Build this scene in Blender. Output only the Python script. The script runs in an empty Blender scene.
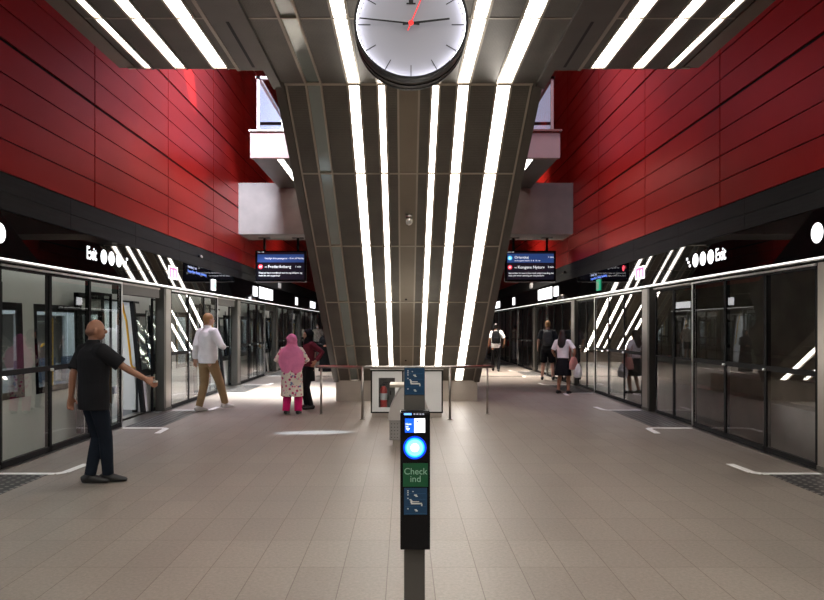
import bpy, bmesh, math, random
from mathutils import Vector, Matrix
random.seed(7)
sc = bpy.context.scene
col = sc.collection
PI = math.pi
H = 1.62; F = 705.0
XL, XR = -4.56, 4.66          # planes of the platform screens
ORD = ['nearest', 'second nearest', 'third nearest', 'fourth nearest', 'fifth nearest', 'sixth nearest', 'seventh nearest', 'eighth nearest', 'ninth nearest', 'tenth nearest']

# ------------------------------------------------------------------ materials
def mat(name, color, rough=0.5, metal=0.0, emit=None, es=1.0, bump=0.0, bscale=40, var=0.0, vscale=3.0, stretch=None, spec=0.5, trans=0):
    m = bpy.data.materials.new(name); m.use_nodes = True
    nt = m.node_tree; b = nt.nodes['Principled BSDF']
    b.inputs['Base Color'].default_value = (*color, 1)
    b.inputs['Roughness'].default_value = rough
    b.inputs['Metallic'].default_value = metal
    b.inputs['Specular IOR Level'].default_value = spec
    if emit:
        b.inputs['Emission Color'].default_value = (*emit, 1)
        b.inputs['Emission Strength'].default_value = es
    if bump or var:
        tc = nt.nodes.new('ShaderNodeTexCoord'); mp = nt.nodes.new('ShaderNodeMapping')
        nt.links.new(tc.outputs['Object'], mp.inputs[0])
        if stretch: mp.inputs['Scale'].default_value = stretch
    if var:
        n = nt.nodes.new('ShaderNodeTexNoise'); n.inputs['Scale'].default_value = vscale; n.inputs['Detail'].default_value = 6
        nt.links.new(mp.outputs[0], n.inputs['Vector'])
        r = nt.nodes.new('ShaderNodeMapRange')
        r.inputs[1].default_value = .3; r.inputs[2].default_value = .7
        r.inputs[3].default_value = 1 - var; r.inputs[4].default_value = 1 + var
        nt.links.new(n.outputs['Fac'], r.inputs[0])
        mx = nt.nodes.new('ShaderNodeVectorMath'); mx.operation = 'SCALE'; mx.inputs[0].default_value = color
        nt.links.new(r.outputs[0], mx.inputs['Scale']); nt.links.new(mx.outputs[0], b.inputs['Base Color'])
    if bump:
        n2 = nt.nodes.new('ShaderNodeTexNoise'); n2.inputs['Scale'].default_value = bscale; n2.inputs['Detail'].default_value = 3
        nt.links.new(mp.outputs[0], n2.inputs['Vector'])
        bp = nt.nodes.new('ShaderNodeBump'); bp.inputs['Strength'].default_value = bump; bp.inputs['Distance'].default_value = .01
        nt.links.new(n2.outputs['Fac'], bp.inputs['Height']); nt.links.new(bp.outputs[0], b.inputs['Normal'])
    return m

def glass_mat(name, tint, ior=1.5, refl=(1, 1, 1)):
    m = bpy.data.materials.new(name); m.use_nodes = True
    nt = m.node_tree; nt.nodes.clear()
    o = nt.nodes.new('ShaderNodeOutputMaterial'); t = nt.nodes.new('ShaderNodeBsdfTransparent'); g = nt.nodes.new('ShaderNodeBsdfGlossy')
    g.inputs['Roughness'].default_value = 0.0; g.inputs['Color'].default_value = (*refl, 1)
    t.inputs['Color'].default_value = (*tint, 1)
    f = nt.nodes.new('ShaderNodeFresnel'); f.inputs['IOR'].default_value = ior
    mx = nt.nodes.new('ShaderNodeMixShader')
    ge = nt.nodes.new('ShaderNodeNewGeometry'); iv = nt.nodes.new('ShaderNodeMath'); iv.operation = 'SUBTRACT'; iv.inputs[0].default_value = 1
    ml = nt.nodes.new('ShaderNodeMath'); ml.operation = 'MULTIPLY'; ml2 = nt.nodes.new('ShaderNodeMath'); ml2.operation = 'MULTIPLY'; ml2.use_clamp = True
    ml2.inputs[1].default_value = 1.7     # both surfaces of the pane
    nt.links.new(ge.outputs['Backfacing'], iv.inputs[1]); nt.links.new(f.outputs[0], ml.inputs[0]); nt.links.new(iv.outputs[0], ml.inputs[1]); nt.links.new(ml.outputs[0], ml2.inputs[0])
    nt.links.new(ml2.outputs[0], mx.inputs[0]); nt.links.new(t.outputs[0], mx.inputs[1]); nt.links.new(g.outputs[0], mx.inputs[2])
    nt.links.new(mx.outputs[0], o.inputs[0])
    return m

def floor_mat():
    m = mat('granite_tiles', (.3, .25, .22), .42)
    nt = m.node_tree; b = nt.nodes['Principled BSDF']
    tc = nt.nodes.new('ShaderNodeTexCoord'); sp = nt.nodes.new('ShaderNodeSeparateXYZ'); cb = nt.nodes.new('ShaderNodeCombineXYZ')
    nt.links.new(tc.outputs['Object'], sp.inputs[0])
    ax = nt.nodes.new('ShaderNodeMath'); ax.operation = 'ADD'; ax.inputs[1].default_value = -0.483 + 20 * .2962
    ay = nt.nodes.new('ShaderNodeMath'); ay.operation = 'ADD'; ay.inputs[1].default_value = 30 * .597 - 5.93 + .597
    nt.links.new(sp.outputs[0], ax.inputs[0]); nt.links.new(sp.outputs[1], ay.inputs[0])
    nt.links.new(ay.outputs[0], cb.inputs[0]); nt.links.new(ax.outputs[0], cb.inputs[1])
    br = nt.nodes.new('ShaderNodeTexBrick'); br.offset = 0; br.squash = 1
    br.inputs['Scale'].default_value = 1; br.inputs['Brick Width'].default_value = .597; br.inputs['Row Height'].default_value = .2962
    br.inputs['Mortar Size'].default_value = .0028; br.inputs['Mortar Smooth'].default_value = .1
    br.inputs['Color1'].default_value = (.200, .172, .147, 1); br.inputs['Color2'].default_value = (.224, .194, .165, 1)
    br.inputs['Mortar'].default_value = (.10, .075, .06, 1)
    nt.links.new(cb.outputs[0], br.inputs['Vector'])
    n = nt.nodes.new('ShaderNodeTexNoise'); n.inputs['Scale'].default_value = 42; n.inputs['Detail'].default_value = 8; n.inputs['Roughness'].default_value = .75
    nt.links.new(tc.outputs['Object'], n.inputs['Vector'])
    n3 = nt.nodes.new('ShaderNodeTexNoise'); n3.inputs['Scale'].default_value = 1.1; n3.inputs['Detail'].default_value = 5
    nt.links.new(tc.outputs['Object'], n3.inputs['Vector'])
    r = nt.nodes.new('ShaderNodeMapRange'); r.inputs[1].default_value = .3; r.inputs[2].default_value = .7; r.inputs[3].default_value = .72; r.inputs[4].default_value = 1.28
    r3 = nt.nodes.new('ShaderNodeMapRange'); r3.inputs[1].default_value = .3; r3.inputs[2].default_value = .7; r3.inputs[3].default_value = .9; r3.inputs[4].default_value = 1.08
    nt.links.new(n.outputs['Fac'], r.inputs[0]); nt.links.new(n3.outputs['Fac'], r3.inputs[0])
    mu = nt.nodes.new('ShaderNodeMath'); mu.operation = 'MULTIPLY'
    nt.links.new(r.outputs[0], mu.inputs[0]); nt.links.new(r3.outputs[0], mu.inputs[1])
    sc_ = nt.nodes.new('ShaderNodeVectorMath'); sc_.operation = 'SCALE'
    nt.links.new(br.outputs['Color'], sc_.inputs[0]); nt.links.new(mu.outputs[0], sc_.inputs['Scale'])
    nt.links.new(sc_.outputs[0], b.inputs['Base Color'])
    rr = nt.nodes.new('ShaderNodeMapRange'); rr.inputs[3].default_value = .34; rr.inputs[4].default_value = .56
    nt.links.new(n3.outputs['Fac'], rr.inputs[0]); nt.links.new(rr.outputs[0], b.inputs['Roughness'])
    return m

def perf_mat(name, color, rough=.45, metal=.6):
    """expanded-metal ceiling sheet: fine mesh pattern"""
    m = mat(name, color, rough, metal)
    nt = m.node_tree; b = nt.nodes['Principled BSDF']
    tc = nt.nodes.new('ShaderNodeTexCoord')
    v = nt.nodes.new('ShaderNodeTexVoronoi'); v.inputs['Scale'].default_value = 70; v.inputs['Randomness'].default_value = .15
    nt.links.new(tc.outputs['Object'], v.inputs['Vector'])
    n = nt.nodes.new('ShaderNodeTexNoise'); n.inputs['Scale'].default_value = 2.2; n.inputs['Detail'].default_value = 4
    nt.links.new(tc.outputs['Object'], n.inputs['Vector'])
    r = nt.nodes.new('ShaderNodeMapRange'); r.inputs[1].default_value = .15; r.inputs[2].default_value = .5; r.inputs[3].default_value = .45; r.inputs[4].default_value = 1.2
    nt.links.new(v.outputs['Distance'], r.inputs[0])
    r2 = nt.nodes.new('ShaderNodeMapRange'); r2.inputs[1].default_value = .3; r2.inputs[2].default_value = .7; r2.inputs[3].default_value = .85; r2.inputs[4].default_value = 1.15
    nt.links.new(n.outputs['Fac'], r2.inputs[0])
    mu = nt.nodes.new('ShaderNodeMath'); mu.operation = 'MULTIPLY'
    nt.links.new(r.outputs[0], mu.inputs[0]); nt.links.new(r2.outputs[0], mu.inputs[1])
    s = nt.nodes.new('ShaderNodeVectorMath'); s.operation = 'SCALE'; s.inputs[0].default_value = color
    nt.links.new(mu.outputs[0], s.inputs['Scale']); nt.links.new(s.outputs[0], b.inputs['Base Color'])
    return m

def stud_mat():
    m = mat('stud_tiles', (.05, .05, .05), .45)
    nt = m.node_tree; b = nt.nodes['Principled BSDF']
    tc = nt.nodes.new('ShaderNodeTexCoord')
    v = nt.nodes.new('ShaderNodeTexVoronoi'); v.inputs['Scale'].default_value = 10; v.inputs['Randomness'].default_value = 0
    nt.links.new(tc.outputs['Object'], v.inputs['Vector'])
    r = nt.nodes.new('ShaderNodeValToRGB'); r.color_ramp.elements[0].position = .18; r.color_ramp.elements[0].color = (.30, .28, .26, 1)
    r.color_ramp.elements[1].position = .24; r.color_ramp.elements[1].color = (.018, .018, .018, 1)
    nt.links.new(v.outputs['Distance'], r.inputs[0]); nt.links.new(r.outputs[0], b.inputs['Base Color'])
    return m

def flower_mat():
    m = mat('flower_print', (.75, .68, .6), .8)
    nt = m.node_tree; b = nt.nodes['Principled BSDF']
    tc = nt.nodes.new('ShaderNodeTexCoord')
    v = nt.nodes.new('ShaderNodeTexVoronoi'); v.inputs['Scale'].default_value = 14; v.inputs['Randomness'].default_value = .8
    nt.links.new(tc.outputs['Object'], v.inputs['Vector'])
    r = nt.nodes.new('ShaderNodeValToRGB'); cr = r.color_ramp; cr.interpolation = 'CONSTANT'
    cr.elements[0].position = 0; cr.elements[0].color = (.45, .03, .13, 1)
    cr.elements[1].position = .27; cr.elements[1].color = (.72, .25, .35, 1)
    e = cr.elements.new(.36); e.color = (.72, .64, .56, 1)
    nt.links.new(v.outputs['Distance'], r.inputs[0])
    n = nt.nodes.new('ShaderNodeTexNoise'); n.inputs['Scale'].default_value = 24
    nt.links.new(tc.outputs['Object'], n.inputs['Vector'])
    r2 = nt.nodes.new('ShaderNodeValToRGB'); r2.color_ramp.interpolation = 'CONSTANT'
    r2.color_ramp.elements[0].color = (0, 0, 0, 1); r2.color_ramp.elements[1].position = .64; r2.color_ramp.elements[1].color = (1, 1, 1, 1)
    nt.links.new(n.outputs['Fac'], r2.inputs[0])
    mx = nt.nodes.new('ShaderNodeMix'); mx.data_type = 'RGBA'
    nt.links.new(r2.outputs[0], mx.inputs[0]); nt.links.new(r.outputs[0], mx.inputs[6]); mx.inputs[7].default_value = (.12, .15, .3, 1)
    nt.links.new(mx.outputs[2], b.inputs['Base Color'])
    return m

M = {}
M['floor'] = floor_mat()
M['red'] = mat('red_panel', (.50, .016, .010), .36, .55, bump=.012, bscale=6, var=.10, vscale=.7, spec=.20)
M['groove'] = mat('dark_backing', (.012, .008, .008), .8)
M['cladding'] = mat('dark_stone_cladding', (.015, .0155, .016), .6, var=.3, vscale=5, stretch=(1, .3, 6), spec=.2)
M['blackglass'] = mat('black_glass_fascia', (.003, .003, .0035), .02, 0, spec=.5)
M['steel'] = mat('brushed_steel', (.33, .305, .28), .32, 1, bump=.03, bscale=60, stretch=(1, 1, .05))
M['steel_bright'] = mat('polished_steel', (.85, .85, .84), .28, 1)
M['steel_dark'] = mat('dark_steel', (.10, .095, .085), .4, .8)
M['blackframe'] = mat('black_frame', (.008, .008, .009), .55, spec=.12)
M['glass'] = glass_mat('screen_glass', (.90, .93, .91), 1.5)
M['glass_dark'] = glass_mat('tinted_screen_glass', (.86, .86, .82), 1.5)
M['glass_train'] = glass_mat('train_window_glass', (.85, .89, .90), 1.5)
M['clear'] = glass_mat('clear_glass', (.93, .95, .97), 1.5)
M['perf'] = perf_mat('expanded_metal', (.125, .115, .098))
M['bronze'] = mat('bronze_trim', (.46, .41, .34), .42, .75)
M['spine'] = mat('spine_panel', (.26, .225, .18), .42, .85, bump=.03, bscale=12, var=.1, vscale=1.5)
M['beam'] = mat('edge_beam', (.13, .12, .105), .42, .8, var=.1, vscale=2)
M['unlit'] = mat('unlit_diffuser', (.34, .39, .37), .12, .3)
M['strip'] = mat('light_diffuser', (.9, .9, .9), .4, emit=(1, .94, .87), es=11.2)
M['strip_far'] = mat('light_tube', (.9, .9, .9), .4, emit=(1, .97, .93), es=6.0)
M['concrete'] = mat('concrete', (.20, .178, .160), .75, bump=.15, bscale=12, var=.18, vscale=1.6)
M['concrete_smooth'] = mat('smooth_concrete', (.30, .215, .205), .6, var=.06, vscale=2)
M['tunnel'] = mat('tunnel_concrete', (.22, .205, .185), .8, var=.25, vscale=1.2)
M['plinth'] = mat('plinth_steel', (.46, .41, .36), .38, .9, bump=.05, bscale=5, var=.12, vscale=2)
M['white'] = mat('white_enamel', (.78, .79, .78), .35)
M['whitepaint'] = mat('white_line', (.82, .82, .80), .6)
M['studs'] = stud_mat()
M['darkgrate'] = mat('drain_grate', (.06, .055, .05), .5, .6)
M['black'] = mat('matte_black', (.008, .008, .009), .5, spec=.2)
M['blackgloss'] = mat('gloss_black', (.005, .005, .006), .15, spec=.2)
M['grey_metal'] = mat('warm_grey_metal', (.10, .094, .085), .6, .4)
M['train'] = mat('train_grey', (.60, .60, .575), .35, var=.03)
M['train_in'] = mat('train_interior', (.55, .57, .6), .45)
M['seat'] = mat('seat_blue', (.08, .11, .17), .7)
M['yellow'] = mat('yellow_handrail', (.85, .45, .02), .35)
M['lit_sign'] = mat('lit_white', (.9, .9, .9), .4, emit=(.98, .98, 1), es=1.7)
M['lit_line'] = mat('light_line', (.9, .9, .9), .4, emit=(1, .98, .95), es=1.3)
M['track_fill'] = mat('track_fill', (.9, .9, .9), .4, emit=(1, .97, .92), es=3.2)
M['lit_soft'] = mat('lit_white_soft', (.9, .9, .9), .4, emit=(.95, .97, 1), es=.85)
M['lit_blue'] = mat('lit_blue_text', (.1, .2, .6), .4, emit=(.12, .26, 1), es=.8)
M['lit_dim'] = mat('lit_dim', (.3, .3, .4), .4, emit=(.5, .6, .9), es=.6)
M['lit_pink'] = mat('lit_pink', (.8, .1, .2), .4, emit=(1, .12, .25), es=1.6)
M['lit_red'] = mat('lit_red', (.8, .05, .08), .4, emit=(.95, .05, .09), es=1.0)
M['lit_cyan'] = mat('lit_cyan', (.1, .6, .9), .4, emit=(.1, .6, .95), es=1.1)
M['lit_green'] = mat('lit_green', (.02, .4, .2), .4, emit=(.02, .35, .17), es=.8)
M['screen'] = mat('screen_black', (.004, .004, .006), .15, emit=(.006, .006, .012), es=1)
M['screen_blue'] = mat('screen_blue', (.02, .05, .2), .3, emit=(.025, .07, .24), es=.55)
M['dial'] = mat('clock_dial', (.22, .22, .25), .5, emit=(.60, .60, .68), es=.08)
M['dial_rim'] = mat('clock_dial_rim', (.9, .9, .95), .4, emit=(.93, .93, 1), es=9)
M['dial_mid'] = mat('clock_dial_mid', (.5, .5, .55), .4, emit=(.85, .85, .95), es=.55)
M['dial_in'] = mat('clock_dial_in', (.36, .36, .4), .4, emit=(.7, .7, .78), es=.28)
M['redhand'] = mat('red_hand', (.9, .02, .02), .4, emit=(.9, .03, .03), es=.5)
M['ring_blue'] = mat('ring_blue', (0, .05, .6), .3, emit=(.0, .045, 1), es=.7)
M['ring_mid'] = mat('ring_mid', (0, .3, .8), .3, emit=(.02, .38, 1), es=1.5)
M['ring_cyan'] = mat('ring_cyan', (.1, .6, .9), .3, emit=(.2, .85, 1), es=1.6)
M['ring_white'] = mat('ring_white', (.9, 1, 1), .3, emit=(.8, 1, 1), es=2)
M['green'] = mat('green_sticker', (.002, .085, .03), .4)
M['bluest'] = mat('blue_sticker', (.004, .042, .105), .4)
M['offwhite'] = mat('sticker_print', (.62, .63, .6), .5)
M['greenlt'] = mat('pale_green_print', (.33, .55, .42), .5)
M['ext_red'] = mat('extinguisher_red', (.55, .02, .015), .3)
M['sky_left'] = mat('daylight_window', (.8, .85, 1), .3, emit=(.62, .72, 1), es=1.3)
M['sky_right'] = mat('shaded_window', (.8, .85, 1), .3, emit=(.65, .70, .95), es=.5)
M['sky_roof'] = mat('skylight_glazing', (.8, .85, 1), .3, emit=(.72, .80, 1), es=.35)
M['brown'] = mat('brown_frame', (.16, .07, .06), .45)
M['roof'] = mat('roof_panels', (.12, .11, .11), .7)

# ------------------------------------------------------------------ mesh helpers
def link_mesh(name, bm, m, parent=None, smooth=False, loc=None, recalc=True):
    if recalc: bmesh.ops.recalc_face_normals(bm, faces=bm.faces)
    me = bpy.data.meshes.new(name); bm.to_mesh(me); bm.free()
    if smooth:
        for p in me.polygons: p.use_smooth = True
    if m: me.materials.append(m)
    o = bpy.data.objects.new(name, me); col.objects.link(o)
    if loc is not None: o.location = loc
    if parent: o.parent = parent
    return o

def box(bm, x0, x1, y0, y1, z0, z1, bev=0, fn=None):
    vs = [bm.verts.new(p) for p in ((x0, y0, z0), (x1, y0, z0), (x1, y1, z0), (x0, y1, z0), (x0, y0, z1), (x1, y0, z1), (x1, y1, z1), (x0, y1, z1))]
    fs = [(0, 3, 2, 1), (4, 5, 6, 7), (0, 1, 5, 4), (1, 2, 6, 5), (2, 3, 7, 6), (3, 0, 4, 7)]
    faces = [bm.faces.new([vs[i] for i in f]) for f in fs]
    if bev > 0:
        es = list({e for f in faces for e in f.edges})
        r = bmesh.ops.bevel(bm, geom=es, offset=bev, segments=2, affect='EDGES', profile=.6)
        vs = list({v for f in r['faces'] for v in f.verts} | {v for v in vs if v.is_valid})
    if fn:
        for v in vs: v.co = fn(v.co)
    return vs

def tube(bm, pts, r, n=10, caps=True, u=None, ry=None):
    """loft of (elliptical) rings along pts; r and ry are numbers or lists"""
    pts = [Vector(p) for p in pts]; k = len(pts)
    R = r if isinstance(r, (list, tuple)) else [r] * k
    RY = ry if isinstance(ry, (list, tuple)) else ([ry] * k if ry else R)
    rings = []
    pu = Vector(u) if u is not None else None
    for i, p in enumerate(pts):
        a = pts[max(i - 1, 0)]; b = pts[min(i + 1, k - 1)]
        t = (b - a).normalized()
        if pu is None:
            pu = Vector((0, 0, 1)) if abs(t.z) < .9 else Vector((1, 0, 0))
        uu = (pu - t * pu.dot(t))
        if uu.length < 1e-4: uu = t.orthogonal()
        uu.normalize(); vv = t.cross(uu)
        if u is None: pu = uu
        rings.append([bm.verts.new(p + uu * (R[i] * math.cos(2 * PI * j / n)) + vv * (RY[i] * math.sin(2 * PI * j / n))) for j in range(n)])
    for i in range(k - 1):
        for j in range(n):
            bm.faces.new((rings[i][j], rings[i][(j + 1) % n], rings[i + 1][(j + 1) % n], rings[i + 1][j]))
    if caps:
        bm.faces.new(rings[0][::-1]); bm.faces.new(rings[-1])
    return rings

def ball(bm, c, r, sub=2, rot=None):
    mtx = Matrix.Translation(Vector(c)) @ (rot.to_4x4() if rot else Matrix.Identity(4)) @ Matrix.Diagonal((*( (r, r, r) if not isinstance(r, (tuple, list)) else r), 1))
    bmesh.ops.create_icosphere(bm, subdivisions=sub, radius=1, matrix=mtx)

def disc_y(bm, cx, cz, r, y0, y1, n=64, r2=None):
    """cylinder with its axis along Y"""
    tube(bm, [(cx, y0, cz), (cx, y1, cz)], [r, r2 or r], n, u=(1, 0, 0))

def ring_y(bm, cx, cz, ro, ri, y0, y1, n=64):
    vs = []
    for (r, y) in ((ro, y0), (ro, y1), (ri, y1), (ri, y0)):
        vs.append([bm.verts.new((cx + r * math.cos(2 * PI * j / n), y, cz + r * math.sin(2 * PI * j / n))) for j in range(n)])
    for a in range(4):
        b = (a + 1) % 4
        for j in range(n):
            k = (j + 1) % n
            bm.faces.new((vs[a][j], vs[a][k], vs[b][k], vs[b][j]))

def NB(): return bmesh.new()
def B(name, m, parent, *boxes, bev=0, fn=None):
    bm = NB()
    for b in boxes: box(bm, *b, bev=bev, fn=fn)
    return link_mesh(name, bm, m, parent)

def tag(o, label, cat, group=None, kind=None):
    if label: o['label'] = label
    if cat: o['category'] = cat
    if group: o['group'] = group
    if kind: o['kind'] = kind
    return o
def thing(name, label, cat, loc=(0, 0, 0), group=None):
    o = bpy.data.objects.new(name, None); col.objects.link(o); o.location = loc; o.empty_display_size = .2
    return tag(o, label, cat, group)
def struct(name, m, *boxes, label=None, cat=None, fn=None):
    o = B(name, m, None, *boxes, fn=fn); o['kind'] = 'structure'
    if label: o['label'] = label
    if cat: o['category'] = cat
    return o

def text(name, s, size, m, parent, origin, xdir, ydir, ext=.002, align='LEFT', sx=1.0, bold=0.0):
    cu = bpy.data.curves.new('tmp', 'FONT'); cu.body = s; cu.size = size; cu.extrude = ext; cu.align_x = align; cu.align_y = 'CENTER'; cu.offset = bold
    to = bpy.data.objects.new('tmp', cu); col.objects.link(to)
    bpy.context.view_layer.update()
    me = bpy.data.meshes.new_from_object(to.evaluated_get(bpy.context.evaluated_depsgraph_get()))
    bpy.data.objects.remove(to); me.name = name
    x = Vector(xdir).normalized(); y = Vector(ydir).normalized(); z = x.cross(y)
    mt = Matrix(((x.x * sx, y.x, z.x, origin[0]), (x.y * sx, y.y, z.y, origin[1]), (x.z * sx, y.z, z.z, origin[2]), (0, 0, 0, 1)))
    me.transform(mt); me.materials.clear(); me.materials.append(m)
    o = bpy.data.objects.new(name, me); col.objects.link(o)
    if parent:
        o.parent = parent; me.transform(Matrix.Translation(-Vector(wloc(parent))))
    return o
def wloc(o):
    v = Vector((0, 0, 0))
    while o: v += o.location; o = o.parent
    return v

# ------------------------------------------------------------------ the shell
Y0, Y1 = -9.0, 55.0
struct('floor', M['floor'], (XL - .02, XR + .02, Y0, Y1, -.5, 0), label='pinkish grey granite tiled platform floor', cat='floor')
struct('track_bed', M['tunnel'], (-8.6, XL - .1, Y0, Y1, -1.4, -1.2), (XR + .1, 8.7, Y0, Y1, -1.4, -1.2), (XL - .1, XL + .1, Y0, Y1, -1.3, -.5), (XR - .1, XR + .1, Y0, Y1, -1.3, -.5))
struct('tunnel_wall', M['tunnel'], (-8.8, -8.6, Y0, Y1, -1.4, 3.4), (8.7, 8.9, Y0, Y1, -1.4, 3.4))
struct('tunnel_ceiling', M['tunnel'], (-8.8, XL - .3, Y0, Y1, 2.95, 3.2), (XR + .3, 8.9, Y0, Y1, 2.95, 3.2))
bm = NB()
for z in (.35, .62, .88): box(bm, 8.55, 8.7, Y0, Y1, z, z + .07)
box(bm, 8.2, 8.7, Y0, Y1, -1.2, -.1)
o = link_mesh('cable_ledge', bm, M['tunnel']); o['kind'] = 'structure'
struct('rail', M['steel_dark'], *[(x - .035, x + .035, Y0, Y1, -1.2, -1.05) for x in (5.9, 7.34, -5.9, -7.34)])

def red_wall(side):
    s = -1 if side == 'left' else 1
    X = XL if s < 0 else XR
    bm = NB()
    y = 10.4 - 3.235 * 6
    while y < Y1:
        ya, yb = y + .014, min(y + 3.235 - .014, Y1)
        z = 3.372; i = 0
        while z < 11.9:
            lo = z + .009; hi = z + .375 - .009
            # thick double groove at every fourth joint
            if i % 4 == 0 and i: lo += .018
            if i % 4 == 3: hi -= .012
            x0, x1 = sorted((X, X + s * .03))
            box(bm, x0, x1, ya, yb, lo, hi)
            z += .375; i += 1
        y += 3.235
    o = link_mesh('wall_' + side, bm, M['red']); o['kind'] = 'structure'; o['label'] = 'red metal panelled upper wall on the %s' % side; o['category'] = 'wall'
    x0, x1 = sorted((X + s * .025, X + s * .3))
    b = struct('wall_backing', M['groove'], (x0, x1, Y0, Y1, 3.36, 12.2)); b.parent = o
    # grey stone band
    x0, x1 = sorted((X - s * .004, X + s * .28))
    yy = Y0; bs = []
    bm = NB()
    while yy < Y1:
        e = min(yy + 2.33, Y1)
        box(bm, x0, x1, yy + .003, e - .003, 2.945, 3.145); box(bm, x0, x1, yy + .003, e - .003, 3.15, 3.36)
        yy += 2.33
    o2 = link_mesh('trim_1' if s < 0 else 'trim_2', bm, M['cladding']); o2['kind'] = 'structure'; o2['label'] = 'dark grey stone band above the %s platform screens' % side
    o2 = struct('trim_3' if s < 0 else 'trim_4', M['blackglass'], (*sorted((X, X + s * .26)), Y0, Y1, 2.40, 2.935), label='black glass fascia above the %s platform screens' % side)
red_wall('left'); red_wall('right')

struct('wall_front', M['concrete_smooth'], (-8.8, 8.9, Y1, Y1 + .3, -1.4, 12.2))
struct('wall_back', M['cladding'], (-8.8, 8.9, Y0 - .3, Y0, -1.4, 12.2))
# roof with skylight slots over the escalator hall
struct('roof', M['roof'], (-5, 5.1, Y0, 9.0, 11.9, 12.2), (-5, 5.1, 19, Y1, 11.9, 12.2), (-1.0, 1.2, 9, 19, 11.9, 12.2))
o = struct('window_1', M['sky_roof'], (-4.86, -1.0, 9, 19, 12.0, 12.05), label='skylight over the left side of the escalator hall')
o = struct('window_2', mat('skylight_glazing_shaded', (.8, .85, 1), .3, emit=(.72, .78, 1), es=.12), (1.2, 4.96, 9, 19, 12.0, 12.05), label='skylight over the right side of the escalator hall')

# ------------------------------------------------------------------ lit ceiling and escalator underside
CX = .055; ZC = 4.492; YE = 7.79; YB = 8.29
A = Vector((0, 8.29, 4.49)); Bp = Vector((0, 15.2, .464))
SD = (Bp - A).normalized(); SL = (Bp - A).length; ND = Vector((0, SD.z, -SD.y))   # out of the soffit, towards the camera and down
def ffn(v):   # soffit frame: (x, s, n)
    return Vector((v.x, 0, 0)) + A + SD * v.y + ND * v.z
def cfn(v):   # ceiling frame: (x, y, n downwards)
    return Vector((v.x, v.y, ZC - v.z))

struct('trim_7', M['groove'] if 0 else mat('far_ceiling', (.06, .055, .05), .5, .5), (CX - 1.55, CX + 1.55, 20.8, 24.95, ZC, ZC + .4), label='dark ceiling between concrete beam and second escalator')
# offsets of the strips from the centre line
side = [(2.87, .030), (2.515, .052), (2.075, .070)]
cent = [(1.12, .075), (.645, .058), (.32, .036)]

joints = [YE - 1.28 * i for i in range(14)]       # ceiling sheet joints
YN = joints[-1]
def panels_between(bm, xs, js, f, n0=0.0, n1=.03, g=.006):
    for (a, b) in xs:
        for (p, q) in zip(js[:-1], js[1:]):
            p_, q_ = min(p, q), max(p, q)
            box(bm, a, b, p_ + g, q_ - g, n0, n1, fn=f)

# ceiling slab
cs = struct('ceiling', M['groove'], (CX - 3.1, CX + 3.1, YN, YE - .01, ZC + .001, ZC + .45), (CX - 1.5, CX + 1.5, YE - .01, YB - .01, ZC + .001, ZC + .45), label='dark metal ceiling over the platform', cat='ceiling')
def edges_for(strips, lo, hi, gap=.03):
    """panel spans between strips"""
    xs = []; cur = lo
    for (c, h) in sorted(strips):
        xs.append((cur, c - h - gap)); cur = c + h + gap
    xs.append((cur, hi)); return xs
L_side = [(CX - o_, h) for o_, h in side]; R_side = [(CX + o_, h) for o_, h in side]
C_all = [(CX - o_, h) for o_, h in cent] + [(CX + o_, h) for o_, h in cent]
bm = NB()
panels_between(bm, edges_for(L_side, CX - 3.0, CX - 1.88), joints, cfn)
panels_between(bm, edges_for(R_side, CX + 1.88, CX + 3.0), joints, cfn)
jc = [YB] + joints[1:]
spC = [s for s in edges_for(C_all, CX - 1.5, CX + 1.5)]
mid = [s for s in spC if s[0] < CX < s[1]][0]
spC2 = [s for s in spC if s is not mid] + [(mid[0], CX - .12), (CX + .12, mid[1])]
panels_between(bm, spC2, jc, cfn)
o = link_mesh('ceiling_sheets', bm, M['perf'], cs)
bm = NB()
def ridges(bm, xs, y0, y1, f, w=.012, n=.04):
    for x in xs: box(bm, x - w, x + w, y0, y1, .0, n, fn=f)
rx = []
for c, h in L_side + R_side: rx += [c - h - .014, c + h + .014]
ridges(bm, rx, YN, YE, cfn)
rc = []
for c, h in C_all: rc += [c - h - .014, c + h + .014]
ridges(bm, rc, YN, YB, cfn)
ridges(bm, [CX - .125, CX + .125], YN, YB, cfn)
ridges(bm, [(CX + s * o_) for s in (-1, 1) for o_ in (1.88,)], YN, YE, cfn, .018, .055)
for j in joints[1:]: box(bm, CX - 3.0, CX + 3.0, j - .012, j + .012, .0, .034, fn=cfn)
box(bm, CX - 3.1, CX - 1.5, YE - .02, YE + .01, -.2, .03, fn=cfn); box(bm, CX + 1.5, CX + 3.1, YE - .02, YE + .01, -.2, .03, fn=cfn)
link_mesh('ceiling_ribs', bm, M['bronze'], cs)
bm = NB()
panels_between(bm, [(CX - .115, CX + .115)], jc, cfn, 0, .03)
link_mesh('ceiling_spine', bm, M['spine'], cs)
bm = NB()
for s in (-1, 1):
    a, b = sorted((CX + s * 1.5, CX + s * 1.86)); box(bm, a, b, YN, YE, -.1, .05, fn=cfn)
    a, b = sorted((CX + s * 1.49, CX + s * 1.60)); box(bm, a, b, YN, YB + .06, -.45, .07, fn=cfn)
link_mesh('ceiling_edge_beam', bm, M['beam'], cs)
bm = NB()
for s in (-1, 1):
    a, b = sorted((CX + s * 3.03, CX + s * 3.2)); box(bm, a, b, YN, YE, -.5, .02, fn=cfn)
link_mesh('ceiling_fascia', bm, M['spine'], cs)
bm = NB()
for s in (-1, 1):
    a, b = sorted((CX + s * 1.68, CX + s * 1.71)); box(bm, a, b, YE - 1.25, YE - .1, .05, .052, fn=cfn)
link_mesh('ceiling_slot', bm, M['black'], cs)

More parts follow.
